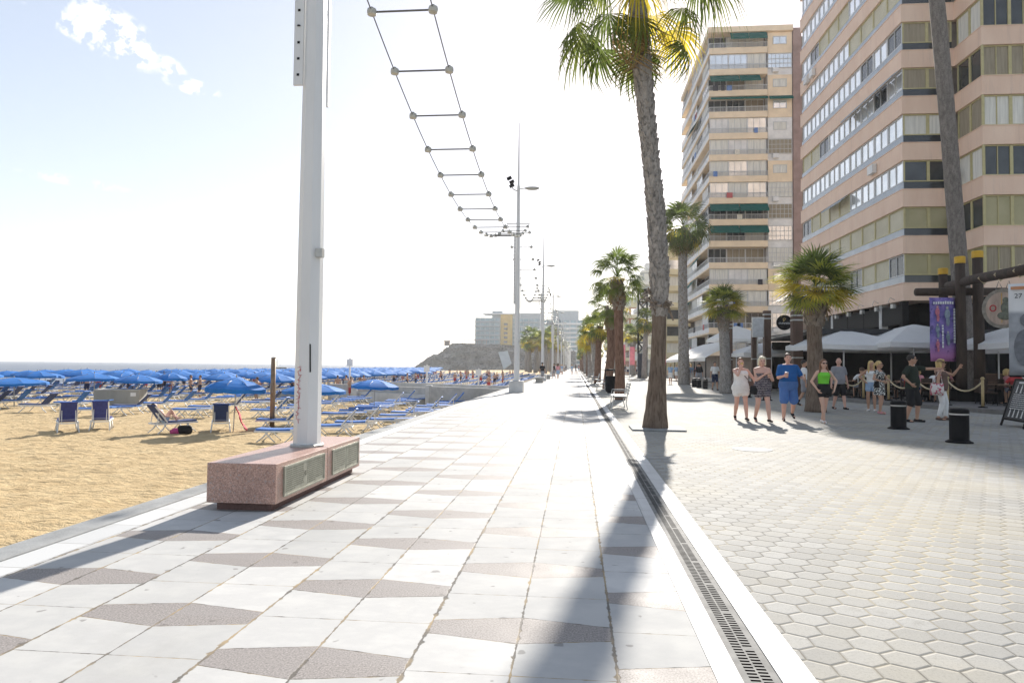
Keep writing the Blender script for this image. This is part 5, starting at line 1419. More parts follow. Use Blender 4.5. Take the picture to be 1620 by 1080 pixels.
    if hairstyle != 'bald':
        hm.ell(hd_((0, .018, .030)), .086 * HS, .098 * HS, .100 * HS, 16, 10, Hm)
        if hairstyle == 'bob':
            for sd in (-1, 1): hm.cap(hd_((.065 * sd, .02, .03)), hd_((.078 * sd, .015, -.09)), .042, .030)
            hm.cap(hd_((0, .07, .02)), hd_((0, .075, -.10)), .075, .055); hm.cap(hd_((-.05, -.045, .085)), hd_((.05, -.05, .08)), .035, .035)
        if hairstyle == 'long':
            for sd in (-1, 1): hm.cap(hd_((.06 * sd, .02, .04)), hd_((.082 * sd, .02, -.10)), .04, .035); hm.cap(hd_((.082 * sd, .02, -.10)), hd_((.12 * sd, -.045, -.30)), .036, .024)
            hm.cap(hd_((0, .06, .02)), hd_((0, .075, -.24)), .07, .06)
        if hairstyle == 'ponytail':
            hm.cap(hd_((0, .10, .03)), hd_((0, .15, -.02)), .04, .035); hm.cap(hd_((0, .15, -.02)), hd_((0, .14, -.2)), .034, .012)
        if hairstyle == 'bun': hm.ell(hd_((0, .10, .07)), .042, .042, .042, 10, 8)
        # keep the face free
        cut = MB()
        me = remesh(hm, .009, 1)
        bmx = bmesh.new(); bmx.from_mesh(me)
        inv = Hm.inverted()
        dele = []
        for v in bmx.verts:
            q = inv @ (v.co - hc)
            if q.y < -.058 and q.z < .062 and abs(q.x) < .072: dele.append(v)
        bmesh.ops.delete(bmx, geom=dele, context='VERTS'); bmx.to_mesh(me); bmx.free()
        meshobj('hair', fin(me), HAIR[hair], root)
    # clothing
    if top:
        c = MB(); e = top.get('e', .014); z0 = top.get('z0', .88); z1 = top.get('z1', 1.45)
        add_torso(c, e=e, z0=z0, z1=z1, flare=top.get('flare', 0))
        sl = top.get('sleeve', 0)
        for (s_, el) in ((ls, le), (rs, re)):
            if sl: c.cap(tor((0, .012, 1.42)), s_, .05 + e, armr * 1.05 + e * .8); c.cap(s_ + Vector((0, 0, .0)), s_.lerp(el, sl), armr * 1.05 + e * .8, armr * .92 + e + .012)
            elif top.get('straps'): c.cap(tor((s_.x * .62, -.075, z1 - .06)), tor((s_.x * .58, .0, 1.455)), .02, .02, 8); c.cap(tor((s_.x * .58, .0, 1.455)), tor((s_.x * .6, .07, z1 - .06)), .02, .02, 8)
        part(top.get('name', 'shirt'), c, top['m'])
    if bottom:
        c = MB(); e = bottom.get('e', .018); fr = bottom.get('len', .6); zt_ = bottom.get('z1', 1.02)
        add_torso(c, e=e * .8, z0=.80, z1=zt_)
        if bottom.get('skirt'):
            L = bottom['skirt']; m_ = (lk + rk) / 2
            zb = .92 - L; c.rings([(0, m_.y * .2, zb, .205 * ww, .155 * ww), (0, m_.y * .1, (zb + .92) / 2, .195 * ww, .15 * ww), (0, 0, .94, .17 * ww + e, .12 * ww + e)], 18)
        else:
            for hp, kn, an in ((lhp, lk, la), (rhp, rk, ra)):
                if fr <= 1: c.cap(hp + Vector((0, 0, -.01)), hp.lerp(kn, fr), legr * 1.08 + e, legr * (1.08 - .38 * fr) + e + bottom.get('flare', .012))
                else:
                    c.cap(hp, kn, legr * 1.08 + e, legr * .72 + e); q = kn.lerp(an, fr - 1); c.cap(kn, q, legr * .72 + e, legr * .55 + e)
        part(bottom.get('name', 'shorts'), c, bottom['m'])
    if shoes:
        for (an, sd, tn, ftp) in ((la, 1, p['toeL'], p['ft_l']), (ra, -1, p['toeR'], p['ft_r'])):
            c = MB(); fd = Vector((math.sin(tn), -math.cos(tn), -ftp)).normalized()
            c.cap(an + Vector((0, 0, -.05)) - fd * .04, an + fd * .10 + Vector((0, 0, -.058)), .043, .036); c.cap(an + fd * .09 + Vector((0, 0, -.06)), an + fd * .17 + Vector((0, 0, -.066)), .037, .028)
            if shoes.get('sock'): c.cap(an + Vector((0, 0, -.03)), an.lerp(lk if sd > 0 else rk, .25), legr * .5, legr * .6)
            part('shoe', c, shoes['m'])
    ctx = dict(root=root, part=part, hands=hands, hd=hd_, tor=tor, ls=ls, rs=rs, le=le, re=re, lk=lk, rk=rk, Hm=Hm, k=k, fin=fin)
    if cap:
        c = MB().ell(hd_((0, .012, .052)), .095, .108, .075, 16, 8, Hm)
        if cap.get('brim'): c.lathe([(.02, -.004), (.175, -.012), (.175, .0), (.02, .012)], tuple(hd_((0, 0, .06))), 20)
        part(cap.get('name', 'hat'), c, cap['m'], .009, 1)
        if cap.get('band'): part('headband', MB().ell(hd_((0, .005, .055)), .099, .113, .016, 16, 6, Hm), cap['band'], raw=True)
    for ex in extras: ex(ctx)
    return root
def blobpat(name, c0, c1, sc, lo=.5, hi=.54):
    x = NX(name); c = x.mix(x.step(x.noise(sc, 2, .5), lo, hi), c0, c1); x.set('Base Color', c); x.set('Roughness', .85); return x.m
def stripepat(name, c0, c1, sc):
    x = NX(name); z_ = x.sep(x.co)[2]; c = x.mix(x.step(x.math('FRACT', x.math('MULTIPLY', z_, sc)), .45, .55), x.mix(x.step(x.noise(40, 2), .5, .6), c0, c1), c1); x.set('Base Color', c); x.set('Roughness', .85); return x.m
M['white_lace'] = cloth('white_lace', (.74, .71, .68)); M['tshirt_blue'] = cloth('blue_tshirt', (.018, .10, .30)); M['short_blue'] = cloth('blue_shorts', (.075, .17, .42)); M['lime'] = cloth('lime_top', (.16, .55, .05))
M['black_cloth'] = cloth('black_cloth', (.018, .018, .02)); M['grey_cloth'] = cloth('grey_cloth', (.27, .27, .29)); M['green_black'] = cloth('dark_green_cloth', (.022, .030, .022)); M['navy_cloth'] = cloth('navy_cloth', (.02, .03, .07))
M['white_cloth'] = cloth('white_cloth', (.75, .74, .72)); M['leopard'] = blobpat('leopard_print', (.42, .31, .22), (.05, .035, .03), 26); M['bw_print'] = blobpat('black_white_print', (.025, .025, .025), (.66, .65, .6), 22)
M['dark_stripe'] = stripepat('patterned_playsuit', (.30, .26, .27), (.035, .03, .045), 22); M['flower_bag'] = blobpat('floral_canvas', (.66, .6, .56), (.45, .10, .14), 14)
M['brown_dark'] = cloth('brown_cloth', (.13, .085, .07)); M['paper_cup'] = mat('paper_cup', (.58, .30, .20), .7, .15, 10); M['food'] = mat('bread', (.55, .38, .15), .8, .3, 20); M['straw'] = mat('straw_hat', (.20, .13, .075), .85, .3, 30)
M['red_cloth'] = cloth('red_cloth', (.42, .05, .05)); M['pink_cloth'] = cloth('pink_cloth', (.62, .28, .30)); M['pale_blue_cloth'] = cloth('pale_blue_cloth', (.30, .42, .58)); M['violet_cloth'] = cloth('violet_cloth', (.10, .07, .30))
def hold_cup(ctx, i=1, m_='paper_cup', h=.12, straw=True):
    hd, fd, pn, lat = ctx['hands'][i]; c = hd + fd * .09 + pn * .035
    ctx['part']('cup', MB().lathe([(.034, -.05), (.046, h - .05)], tuple(c), 14), M[m_], raw=True)
    if straw: ctx['part']('lid', MB().lathe([(.047, h - .05), (.049, h - .03), (.02, h - .02)], tuple(c), 14), M['white_paint'], raw=True)
def hold_food(ctx, i=1):
    hd, fd, pn, lat = ctx['hands'][i]; c = hd + fd * .1 + pn * .03
    ctx['part']('snack', MB().ell(c, .045, .04, .035, 10, 6), M['food'], raw=True)
def crossbag(ctx, mt_='black_cloth', side=-1, hang=.86, strap=True):
    pb = ctx['tor']((side * .23, -.06, hang))
    b = MB().rings([(pb.x, pb.y, pb.z - .12, .10, .045), (pb.x, pb.y, pb.z, .12, .055), (pb.x, pb.y, pb.z + .1, .10, .04)], 12); bo_ = ctx['part']('bag', b, M[mt_], raw=True)
    if strap:
        s = MB().tube([(pb.x, pb.y - .02, pb.z + .08), tuple(ctx['tor']((side * .12, -.165, 1.2))), tuple(ctx['tor']((-side * .06, -.13, 1.40))), tuple(ctx['tor']((-side * .1, 0, 1.47)))], .011, 6); ctx['part']('bag_strap', s, M[mt_], raw=True)
PG = 'people strolling on the paved plaza'
def fc(x, y, off=0): return math.atan2(-x, y) * -1 + off if False else -math.atan2(x, y) + off     # facing the camera
def Pf(px, py): p = G(px, py); return p.x, p.y
# the three friends and the girl in the foreground of the plaza
x_, y_ = Pf(1172, 664)
figure('woman in a white lace dress eating as she walks, leftmost of the front walkers', x_, y_, R(-2), 1.66, 1.22, True, 'pink', 'auburn', 'bun', dict(lf=(.12, -.20, .09), rf=(-.12, .20, .13), ft_r=.5, rh=(-.03, -.165, 1.50), re=(-.5, -.3, -1), rpalm=(.2, -.2, 1), lh=(.42, -.10, .92), le=(.8, .3, 0), head=-.15, lean=.02), dict(m=M['white_lace'], name='dress', z0=.76, z1=1.40, flare=.035, e=.02, straps=True), dict(m=M['white_lace'], len=.34, flare=.03, e=.024), dict(m=M['black_cloth']), (lambda c: hold_food(c, 1), lambda c: crossbag(c, 'brown_dark', 1, 1.0)), belly=.04)
x_, y_ = Pf(1206, 667)
figure('blond woman in a dark patterned playsuit eating a snack, second of the front walkers', x_, y_, R(4), 1.70, 1.28, True, 'pink', 'white_blond', 'bob', dict(lf=(.11, -.22, .09), rf=(-.12, .20, .13), ft_r=.5, rh=(-.02, -.24, 1.27), re=(-.5, .2, -1), rpalm=(1, 0, .3), lh=(.13, -.27, 1.20), le=(.5, .2, -1), lpalm=(-.6, 0, .8), head=-.1, nod=.12, lean=.03), dict(m=M['dark_stripe'], name='playsuit', z0=.84, z1=1.30, e=.018, straps=True), dict(m=M['dark_stripe'], len=.42, flare=.02), dict(m=M['black_cloth']), (lambda c: hold_food(c, 0), lambda c: crossbag(c, 'black_cloth', -1, .86, False)), belly=.05)
x_, y_ = Pf(1247, 665)
def man_shirt_text(ctx):
    tx = bpy.data.curves.new('chest_print', 'FONT'); 
    m_ = MB()
    for i in range(6): m_.box(-.075 + i * .027, -.055 + i * .027, -.232, -.222, 1.285, 1.31)
    ctx['part']('chest_print', m_, M['white_cloth'], raw=True)
figure('heavy man in a blue t-shirt and blue shorts walking with a cup in his hand', x_, y_, R(-6), 1.80, 1.38, False, 'pink', 'brown', 'short', dict(lf=(.17, .34, .20), rf=(-.13, -.10, .09), ft_l=.5, rh=(-.17, -.32, 1.16), re=(-.4, .4, -1), rpalm=(1, 0, 0), lh=(.33, -.26, 1.12), le=(.5, .6, -1), lean=.02, head=.05), dict(m=M['tshirt_blue'], z0=.84, z1=1.455, sleeve=.72, e=.014), dict(m=M['short_blue'], len=.92, flare=.028, e=.024), dict(m=M['black_cloth']), (lambda c: hold_cup(c, 1), lambda c: c['part']('sunglasses', MB().ell(c['hd']((0, -.05, .085)), .075, .05, .016, 14, 6), M['black'], raw=True)), belly=.10)
x_, y_ = Pf(1303, 669)
figure('long haired girl in a lime green crop top and black shorts', x_, y_, R(3), 1.64, .98, True, 'fair', 'auburn', 'long', dict(lf=(.03, .16, .10), rf=(-.03, -.10, .09), lh=(.24, -.14, .94), le=(1, .4, 0), rh=(-.20, -.08, .93), re=(-1, .5, 0), lean=-.02), dict(m=M['lime'], name='top', z0=1.08, z1=1.40, e=.012, straps=True), dict(m=M['black_cloth'], len=.36, z1=1.09, e=.014, flare=.008), dict(m=M['white_cloth']), (), glasses=True)
x_, y_ = Pf(1327, 647)
figure('bald man in a grey t-shirt and dark shorts walking behind the girl in green', x_, y_, R(10), 1.78, 1.18, False, 'pink', 'grey', 'bald', dict(lf=(.12, -.18, .09), rf=(-.12, .12, .10), head=-.4, nod=.2), dict(m=M['grey_cloth'], z0=.86, sleeve=.6, e=.02), dict(m=M['black_cloth'], len=.88, flare=.03), dict(m=M['black_cloth']), (), belly=.06)
x_, y_ = Pf(1272, 641)
figure('person in white top and dark shoes half hidden behind the bushy palm trunk', x_, y_, R(75), 1.72, 1.0, False, 'tan', 'dark', 'short', dict(lf=(.1, -.22, .09), rf=(-.1, .22, .12), ft_r=.4), dict(m=M['white_cloth'], z0=.86, sleeve=.5), dict(m=M['grey_cloth'], len=.8), dict(m=M['black_cloth'], sock=True))
x_, y_ = Pf(1379, 650)
figure('blond woman in a white top with her hand on her hip near the rope barrier', x_, y_, R(-30), 1.68, 1.0, True, 'tan', 'blond', 'long', dict(rh=(-.19, -.05, 1.02), re=(-1, .2, 0), lh=(.22, -.18, 1.0), le=(.7, .5, 0), head=.7), dict(m=M['white_cloth'], name='top', z0=1.0, z1=1.40, straps=True), dict(m=M['pale_blue_cloth'], len=.4), dict(m=M['white_cloth']))
x_, y_ = Pf(1391, 654)
figure('woman in a black and white print playsuit with a dark handbag near the rope barrier', x_, y_, R(35), 1.66, 1.06, True, 'tan', 'blond', 'ponytail', dict(lf=(.16, .08, .09), rf=(-.10, -.1, .09), rh=(-.2, -.24, 1.08), re=(-.7, .4, -.4), lh=(.15, -.26, 1.1), le=(.8, .3, -.4), head=.4), dict(m=M['bw_print'], name='playsuit', z0=.82, z1=1.40, sleeve=.25, flare=.02), dict(m=M['bw_print'], skirt=.30), dict(m=M['pink_cloth']), (lambda c: crossbag(c, 'black_cloth', -1, .98),), glasses=True)
x_, y_ = Pf(1443, 667)
figure('man in a dark green t-shirt and black shorts pointing to the right', x_, y_, R(40), 1.80, 1.20, False, 'tan', 'dark', 'short', dict(lf=(.13, -.06, .09), rf=(-.13, .08, .09), toeL=.4, lh=(.62, -.44, 1.40), le=(0, .2, -1), lpalm=(0, 0, -1), rh=(-.22, -.08, 1.0), re=(-1, .5, 0), head=.45, curl=.3), dict(m=M['green_black'], z0=.86, sleeve=.6, e=.02), dict(m=M['black_cloth'], len=1.0, flare=.022, e=.02), dict(m=M['black_cloth']), (), glasses=True, belly=.05)
x_, y_ = Pf(1489, 664)
def hatbag(ctx):
    b = MB().rings([(-.30, .05, .72, .10, .17), (-.31, .05, .85, .11, .18), (-.29, .05, 1.06, .07, .16)], 12); bo_ = ctx['part']('tote_bag', b, M['flower_bag'], raw=True)
    ctx['part']('bag_handle', MB().tube([(-.29, -.08, 1.04), tuple(ctx['rs'] + Vector((-.05, -.02, .055))), (-.29, .18, 1.04)], .012, 6), M['flower_bag'], raw=True)
figure('woman in white trousers, straw hat and dark vest raising her arm by the log posts', x_, y_, R(55), 1.70, 1.22, True, 'tan', 'blond', 'bob', dict(lf=(.11, -.10, .09), rf=(-.09, .05, .09), lh=(.20, -.42, 1.50), le=(.5, -.2, -1), lpalm=(-1, 0, 0), rh=(-.30, -.02, .86), re=(-.6, .7, 0), head=.2), dict(m=M['brown_dark'], name='vest', z0=.84, z1=1.40, straps=True, e=.018, flare=.02), dict(m=M['white_cloth'], name='trousers', len=1.85, e=.010), dict(m=M['brown_dark']), (hatbag,), glasses=True, cap=dict(m=M['straw'], brim=True), belly=.05)
# further strollers towards the awnings
x_, y_ = Pf(1131, 617)
figure('man in a white t-shirt and navy shorts walking between the two short palms', x_, y_, R(5), 1.76, 1.0, False, 'tan', 'dark', 'short', dict(lf=(.1, -.2, .09), rf=(-.1, .2, .14), ft_r=.5), dict(m=M['white_cloth'], z0=.88, sleeve=.6), dict(m=M['navy_cloth'], len=.85), dict(m=M['black_cloth']), (), voxel=.012)
x_, y_ = Pf(1106, 611)
figure('person in a black jacket and pale trousers beside a black bollard', x_, y_, R(190), 1.76, 1.1, False, 'tan', 'dark', 'short', dict(lf=(.1, -.1, .09), rf=(-.1, .12, .1)), dict(m=M['black_cloth'], z0=.84, sleeve=1.0), dict(m=M['grey_cloth'], name='trousers', len=1.4), dict(m=M['black_cloth']), (), voxel=.013)
# seated / standing low detail figures
def seated(label, x, y, z, rz, top_, bot_, hair='dark', style='short', sk='tan', fem=False, group=None, voxel=.014, w=1.0):
    return figure(label, x, y, rz, 1.72, w, fem, sk, hair, style, dict(lf=(.12, -.42, .50), rf=(-.12, -.40, .50), lh=(.14, -.36, 1.16), rh=(-.14, -.34, 1.12), le=(.8, .2, -.6), re=(-.8, .2, -.6), lk=(0, -.3, 1), rk=(0, -.3, 1), nod=.15), dict(m=M[top_], z0=.88, sleeve=.6), dict(m=M[bot_], len=.9), dict(m=M['black_cloth']), (), voxel=voxel, dz=-.41, z=z, group=group, detail=False)
# ------------------------------------------------------------------ restaurant terraces on the right
M['terrace_tile'] = mat('terrace_tile', (.16, .15, .14), .7, .25, 3, .2, 20)
M['dark_fascia'] = mat('dark_fascia', (.03, .031, .033), .6, .3, 2)
tb = MB().prism([(12.2, 33.2), (11.25, 32.0), (11.55, 30.2), (13.45, 23.4), (17.2, 20.2), (44, 20.2), (44, 41.5), (20.3, 41.5), (20.3, 66), (12.2, 66)], -.05, .15)
tag(tb.build('terrace', M['terrace_tile'], bevel=.01), 'low dark tiled terrace step in front of the bars on the right', 'terrace')
def text_mesh(name, txt, size, m_, parent, Mx, ext=.004):
    cu = bpy.data.curves.new(name, 'FONT'); cu.body = txt; cu.size = size; cu.align_x = 'CENTER'; cu.align_y = 'CENTER'; cu.extrude = ext
    o = bpy.data.objects.new(name, cu); COL.objects.link(o); bpy.context.view_layer.update()
    me = bpy.data.meshes.new_from_object(o.evaluated_get(bpy.context.evaluated_depsgraph_get())); bpy.data.objects.remove(o)
    me.materials.clear(); me.materials.append(m_); me.name = name
    o = bpy.data.objects.new(name, me); COL.objects.link(o); o.parent = parent; o.matrix_local = Mx; return o
def frame_mx(origin, xdir, zdir):
    """text lies in the x / z plane given: glyph x -> xdir, glyph y -> zdir"""
    x_ = V3(xdir).normalized(); y_ = V3(zdir).normalized(); z_ = x_.cross(y_)
    return Matrix(((x_.x, y_.x, z_.x, origin[0]), (x_.y, y_.y, z_.y, origin[1]), (x_.z, y_.z, z_.z, origin[2]), (0, 0, 0, 1)))
def parasol(label, x, y, half, ze, zt, z0=.15, rz=0, name='terrace_parasol'):
    t = thing(name, label, 'parasol', (x, y, z0), rz, 'white parasols over the terraces')
    n = 12; mb = MB(); rings_ = []
    for i, f in enumerate((0.03, .3, .6, .85, 1.0)):
        zz = zt - (zt - ze) * (f ** 1.25); 
        pts = []
        for s in range(4):
            for q in range(n // 4 + 1 - 1):
                a = -1 + 2 * q / (n // 4); P = [(a, -1), (1, a), (-a, 1), (-1, -a)][s]
                sag = .03 * f * (1 - abs(a)) if f > .2 else 0
                pts.append((P[0] * half * f, P[1] * half * f, zz - z0 - sag * 2))
        rings_.append(pts)
    for r in rings_: mb.v += r
    m = len(rings_[0])
    for i in range(len(rings_) - 1):
        for k in range(m): k2 = (k + 1) % m; mb.f.append((i * m + k, i * m + k2, (i + 1) * m + k2, (i + 1) * m + k)); mb.m.append(0)
    mb.f.append(tuple(range(m))[::-1]); mb.m.append(0)
    ca = mb.build('canopy', M['canvas_white'], t)
    v2 = MB(); last = rings_[-1]; v2.v = list(last) + [(a * 1.003, b * 1.003, c - .22) for a, b, c in last]
    for k in range(m): k2 = (k + 1) % m; v2.f.append((k, k2, m + k2, m + k)); v2.m.append(0)
    v2.build('valance', M['canvas_white'], ca)
    MB().tube([(0, 0, 0), (0, 0, zt - z0 - .05)], .035, 10).build('pole', M['white_paint'], t)
    for sx_, sy_ in ((1, 1), (1, -1), (-1, 1), (-1, -1)):
        MB().bar((.03 * sx_, .03 * sy_, zt - z0 - .12), (half * .97 * sx_, half * .97 * sy_, ze - z0 - .04), .03).build('rib', M['brown_wood'], t)
    MB().box(-.4, .4, -.4, .4, 0, .08).build('base_plate', M['dark_metal'], t)
    return t
def PX_(px, d, z=.15): p = D(px, 584, d); return p.x, p.y
for (px, d, hf, ze, zt, lab) in ((1335, 32.5, 2.0, 2.52, 3.25, 'white square parasol behind the bushy palm, leftmost of the bar terrace'), (1446, 31.6, 2.25, 2.6, 3.5, 'large white square parasol between the pointing man and the purple banner'),
                     (1410, 35.5, 2.1, 2.55, 3.4, 'white square parasol in the second line behind the large one'), (1580, 32.5, 2.2, 2.5, 3.3, 'white square parasol behind the log posts and round sign'), (1640, 27, 2.0, 2.5, 3.4, 'white square parasol at the right edge behind the menu board'),
                     (1207, 43, 1.75, 2.35, 3.0, 'white square parasol behind the strollers left of the wooden columns'), (1165, 52, 1.8, 3.6, 4.6, 'high white canopy seen above the far terrace')):
    x_, y_ = PX_(px, d); parasol(lab, x_, y_, hf, ze, zt, rz=R(4))
def awning(label, x0, x1, y0, y1, z0, z1):
    t = thing('terrace_awning', label, 'awning', (x0, y0, .15), 0, 'sloping white awnings over the far terraces')
    mb = MB(); n = 8
    for i in range(n + 1):
        f = i / n; xx = (x1 - x0) * f; zz = z0 + (z1 - z0) * f ** .8 - .15
        mb.v += [(xx, 0, zz), (xx, y1 - y0, zz), (xx, 0, zz - .04), (xx, y1 - y0, zz - .04)]
    for i in range(n):
        a = i * 4; b = a + 4
        mb.f += [(a, b, b + 1, a + 1), (a + 2, a + 3, b + 3, b + 2), (a, a + 2, b + 2, b), (a + 1, b + 1, b + 3, a + 3)]; mb.m += [0] * 4
    ca = mb.build('canopy', M['canvas_white'], t)
    v = MB().box(-.012, .012, 0, y1 - y0, z0 - .42, z0 - .16); v.build('valance', M['canvas_white'], ca)
    for yy in (.1, (y1 - y0) / 2, y1 - y0 - .1): MB().box(.03, .10, yy - .035, yy + .035, 0, z0 - .2).build('post', M['dark_metal'], t)
    return t
awning('white sloping awning right of the tall slender palm, nearer of two', 9.6, 14.5, 52, 62, 2.15, 4.1)
awning('white sloping awning left of the tall slender palm, farther of two', 10.3, 14.5, 66, 80, 2.2, 4.0)
# dark bar canopy on brown columns
BC = thing('bar_canopy', 'dark flat bar canopy carried by brown wooden columns', 'canopy', (11, 34, 0))
for (px, d, zt, wd) in ((1260.5, 34, 4.25, .47), (1213.5, 38, 4.6, .36), (1193.5, 40, 4.2, .30), (1153, 44, 4.4, .40)):
    x_, y_ = PX_(px, d)
    co_ = MB().box(x_ - wd / 2, x_ + wd / 2, y_ - wd / 2, y_ + wd / 2, .0, zt).build('column', M['brown_wood'], BC, world=True)
    bd = MB()
    for zz in (zt - .25, zt - .48, 1.9): bd.box(x_ - wd / 2 - .01, x_ + wd / 2 + .01, y_ - wd / 2 - .01, y_ + wd / 2 + .01, zz, zz + .07)
    bd.build('metal_band', M['galv'], co_); bd_o = co_.children[0]; bd_o.location = -BC.location
MB().box(11.4, 19.5, 33.6, 43, 3.05, 3.3).build('roof', M['dark_fascia'], BC, world=True)
MB().bar((11.6, 33.5, 3.35), (10.6, 43.5, 2.95), .1).build('beam', M['galv'], BC, world=True)
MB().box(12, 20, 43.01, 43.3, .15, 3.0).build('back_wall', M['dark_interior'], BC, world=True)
# round black sign (white lettering) and framed poster
x_, y_ = PX_(1241, 35.5); zc = 1.4 + (582.5 - 510) / 1080 * 35.5
RS = thing('round_sign', 'round black sign with white lettering beside the brown columns', 'sign', (x_, y_, zc))
d_ = MB().lathe([(.39, -.03), (.40, -.02), (.40, .02), (.39, .03)], n=28); d_.v = [(a, c, b) for a, b, c in d_.v]; d_.f = [q[::-1] for q in d_.f]; d_.build('disc', M['black'], RS)
text_mesh('lettering', 'GUINNESS', .125, M['white_paint'], RS, frame_mx((0, -.034, -.04), (1, 0, 0), (0, 0, 1)), .002)
hp = MB().tube([(-.05, -.035, .05), (-.07, -.035, .2), (0, -.035, .25), (.07, -.035, .2), (-.05, -.035, .05)], .012, 6)
for i in range(3): hp.tube([(-.04 + i * .025, -.035, .08 + i * .035), (-.04 + i * .025, -.035, .21)], .004, 4)
hp.build('emblem', mat('gold_paint', (.5, .36, .12), .5, .1, 5), RS)
MB().bar((.38, 0, 0), (.62, .1, -.1), .05).build('bracket', M['dark_metal'], RS)
x_, y_ = PX_(1199, 37.5)
PO = thing('framed_poster', 'silver framed pale poster mounted high between the brown columns', 'poster', (x_, y_, 3.1))
MB().box(-.32, .32, -.03, .03, 0, 1.1).build('frame', M['steel'], PO); MB().box(-.27, .27, -.036, -.031, .06, 1.04).build('sheet', mat('pale_poster', (.5, .51, .52), .5, .25, 4), PO); MB().box(-.03, .03, .031, .09, -3.0, 1.0).build('mast', M['galv'], PO)
# log pergola
dP = 28.0
PGO = thing('log_pergola', 'rustic log pergola with yellow capped posts and crossing beams', 'pergola', (14.6, 27.2, .15))
for (px, d, ytop, r) in ((1521, 27.6, 405, .19), (1549, 27.6, 396, .20), (1494, 30.5, 424, .19)):
    x_, y_ = PX_(px, d); zt = 1.4 + (585.5 - ytop) / 1080 * d
    rr_ = [r * 1.05, r, r * .98, r * .95]
    po_ = MB().tube([(x_, y_, .15), (x_ + .02, y_, 2), (x_, y_, 4), (x_ - .01, y_, zt - .28)], rr_, 14).build('post', M['log'], PGO, world=True, smooth=True)
    cp = MB().lathe([(r * 1.03, zt - .28), (r * 1.05, zt - .26), (r * 1.05, zt - .03), (r * .95, zt), (.02, zt + .005)], (x_ - .01, y_, 0), 14); L0 = PGO.location
    cp.v = [(a - L0.x, b - L0.y, c - L0.z) for a, b, c in cp.v]; cp.build('cap', M['yellow_cap'], po_)
a_, b_ = D(1449, 462, 28.0), D(1592, 461, 28.0)
MB().tube([a_, a_.lerp(b_, .3), a_.lerp(b_, .7), b_], [.16, .17, .165, .155], 12).build('beam', M['log'], PGO, world=True, smooth=True)
a_, b_ = D(1500, 452, 29.2), D(1652, 420, 21.5)
MB().tube([a_, a_.lerp(b_, .35) + Vector((0, 0, .04)), a_.lerp(b_, .7), b_], [.17, .19, .18, .19], 12).build('beam', M['log'], PGO, world=True, smooth=True)
rpm = MB()
for f in (.45, .62, .8):
    p = a_.lerp(b_, f); rpm.tube([p + Vector((.0, .0, .21)), p + Vector((-.2, .02, 0)), p + Vector((0, 0, -.21)), p + Vector((.2, 0, 0)), p + Vector((0, 0, .21))], .03, 6)
rpm.build('rope_binding', M['rope'], PGO, world=True)
x_, y_ = PX_(1537, 27.8)
pl_ = thing('planter_box', 'dark planter box around the feet of the log posts', 'planter', (x_, y_, .15))
MB().box(-.85, .95, -.55, .6, 0, .42).build('box', M['black'], pl_); MB().box(-.9, 1.0, -.6, .65, .421, .48).build('rim', M['dark_metal'], pl_)
# purple banner
x_, y_ = PX_(1492, 27.75)
BN = thing('hanging_banner', 'tall purple printed banner hanging from the log beam', 'banner', (x_, y_, 1.75))
bm_ = MB(); nb_ = 12
for i in range(nb_ + 1):
    for j in range(7): bm_.v.append(((j / 6 - .5) * 1.02 + .04 * (1 - i / nb_), .035 * math.sin(j * 1.3 + i * .5), 2.6 * i / nb_))
for i in range(nb_):
    for j in range(6): bm_.f.append((i * 7 + j, i * 7 + j + 1, (i + 1) * 7 + j + 1, (i + 1) * 7 + j)); bm_.m.append(0)
x = NX('banner_print'); z_ = x.sep(x.co)[2]
c = x.ramp(x.noise(2.2, 4, .6), (.10, .08, .32), (.30, .22, .55), .35, .65); c = x.mix(x.step(z_, 1.0, .1), c, (.42, .16, .36)); c = x.mix(x.math('MULTIPLY', x.step(x.noise(3.1, 2), .56, .62), .6), c, (.03, .025, .09))
x.set('Base Color', c); x.set('Roughness', .6)
o = bm_.build('sheet', x.m, BN, smooth=True); sd = o.modifiers.new('t', 'SOLIDIFY'); sd.thickness = .006
fig_m = [mat('print_rose', (.52, .16, .22), .6, .3, 9), mat('print_grey', (.22, .27, .33), .6, .4, 9), mat('print_cream', (.6, .5, .42), .6, .3, 9)]
for (xx, zz, s_, mi) in ((-.22, 1.95, 1.0, 0), (.16, 1.85, 1.25, 1), (-.22, 1.25, .9, 1), (.18, .95, .9, 1), (-.22, .65, .8, 0)):
    f_ = MB().ell((xx, -.06, zz + .26 * s_), .05 * s_, .012, .06 * s_, 8, 6).ell((xx, -.06, zz + .06 * s_), .09 * s_, .012, .16 * s_, 8, 6).ell((xx + .02, -.06, zz - .18 * s_), .06 * s_, .012, .16 * s_, 8, 6)
    f_.build('printed_figure', fig_m[mi], BN)
    MB().ell((xx - .01, -.066, zz + .26 * s_), .03 * s_, .012, .035 * s_, 8, 6).build('printed_figure', fig_m[2], BN)
tl = MB()
rr = random.Random(2)
for col_, (z0, z1) in ((-.02, (.55, 1.5)), (.43, (.75, 2.1))):
    z = z0
    while z < z1: l = rr.uniform(.05, .12); tl.box(col_ - .03, col_ + .03, -.058, -.052, z, z + l); z += l + .03
for i in range(9): tl.box(-.38 + i * .09, -.38 + i * .09 + .06, -.058, -.052, 2.33, 2.33 + rr.uniform(.09, .13))
tag(tl.build('lettering', M['white_paint'], BN), kind='stuff')
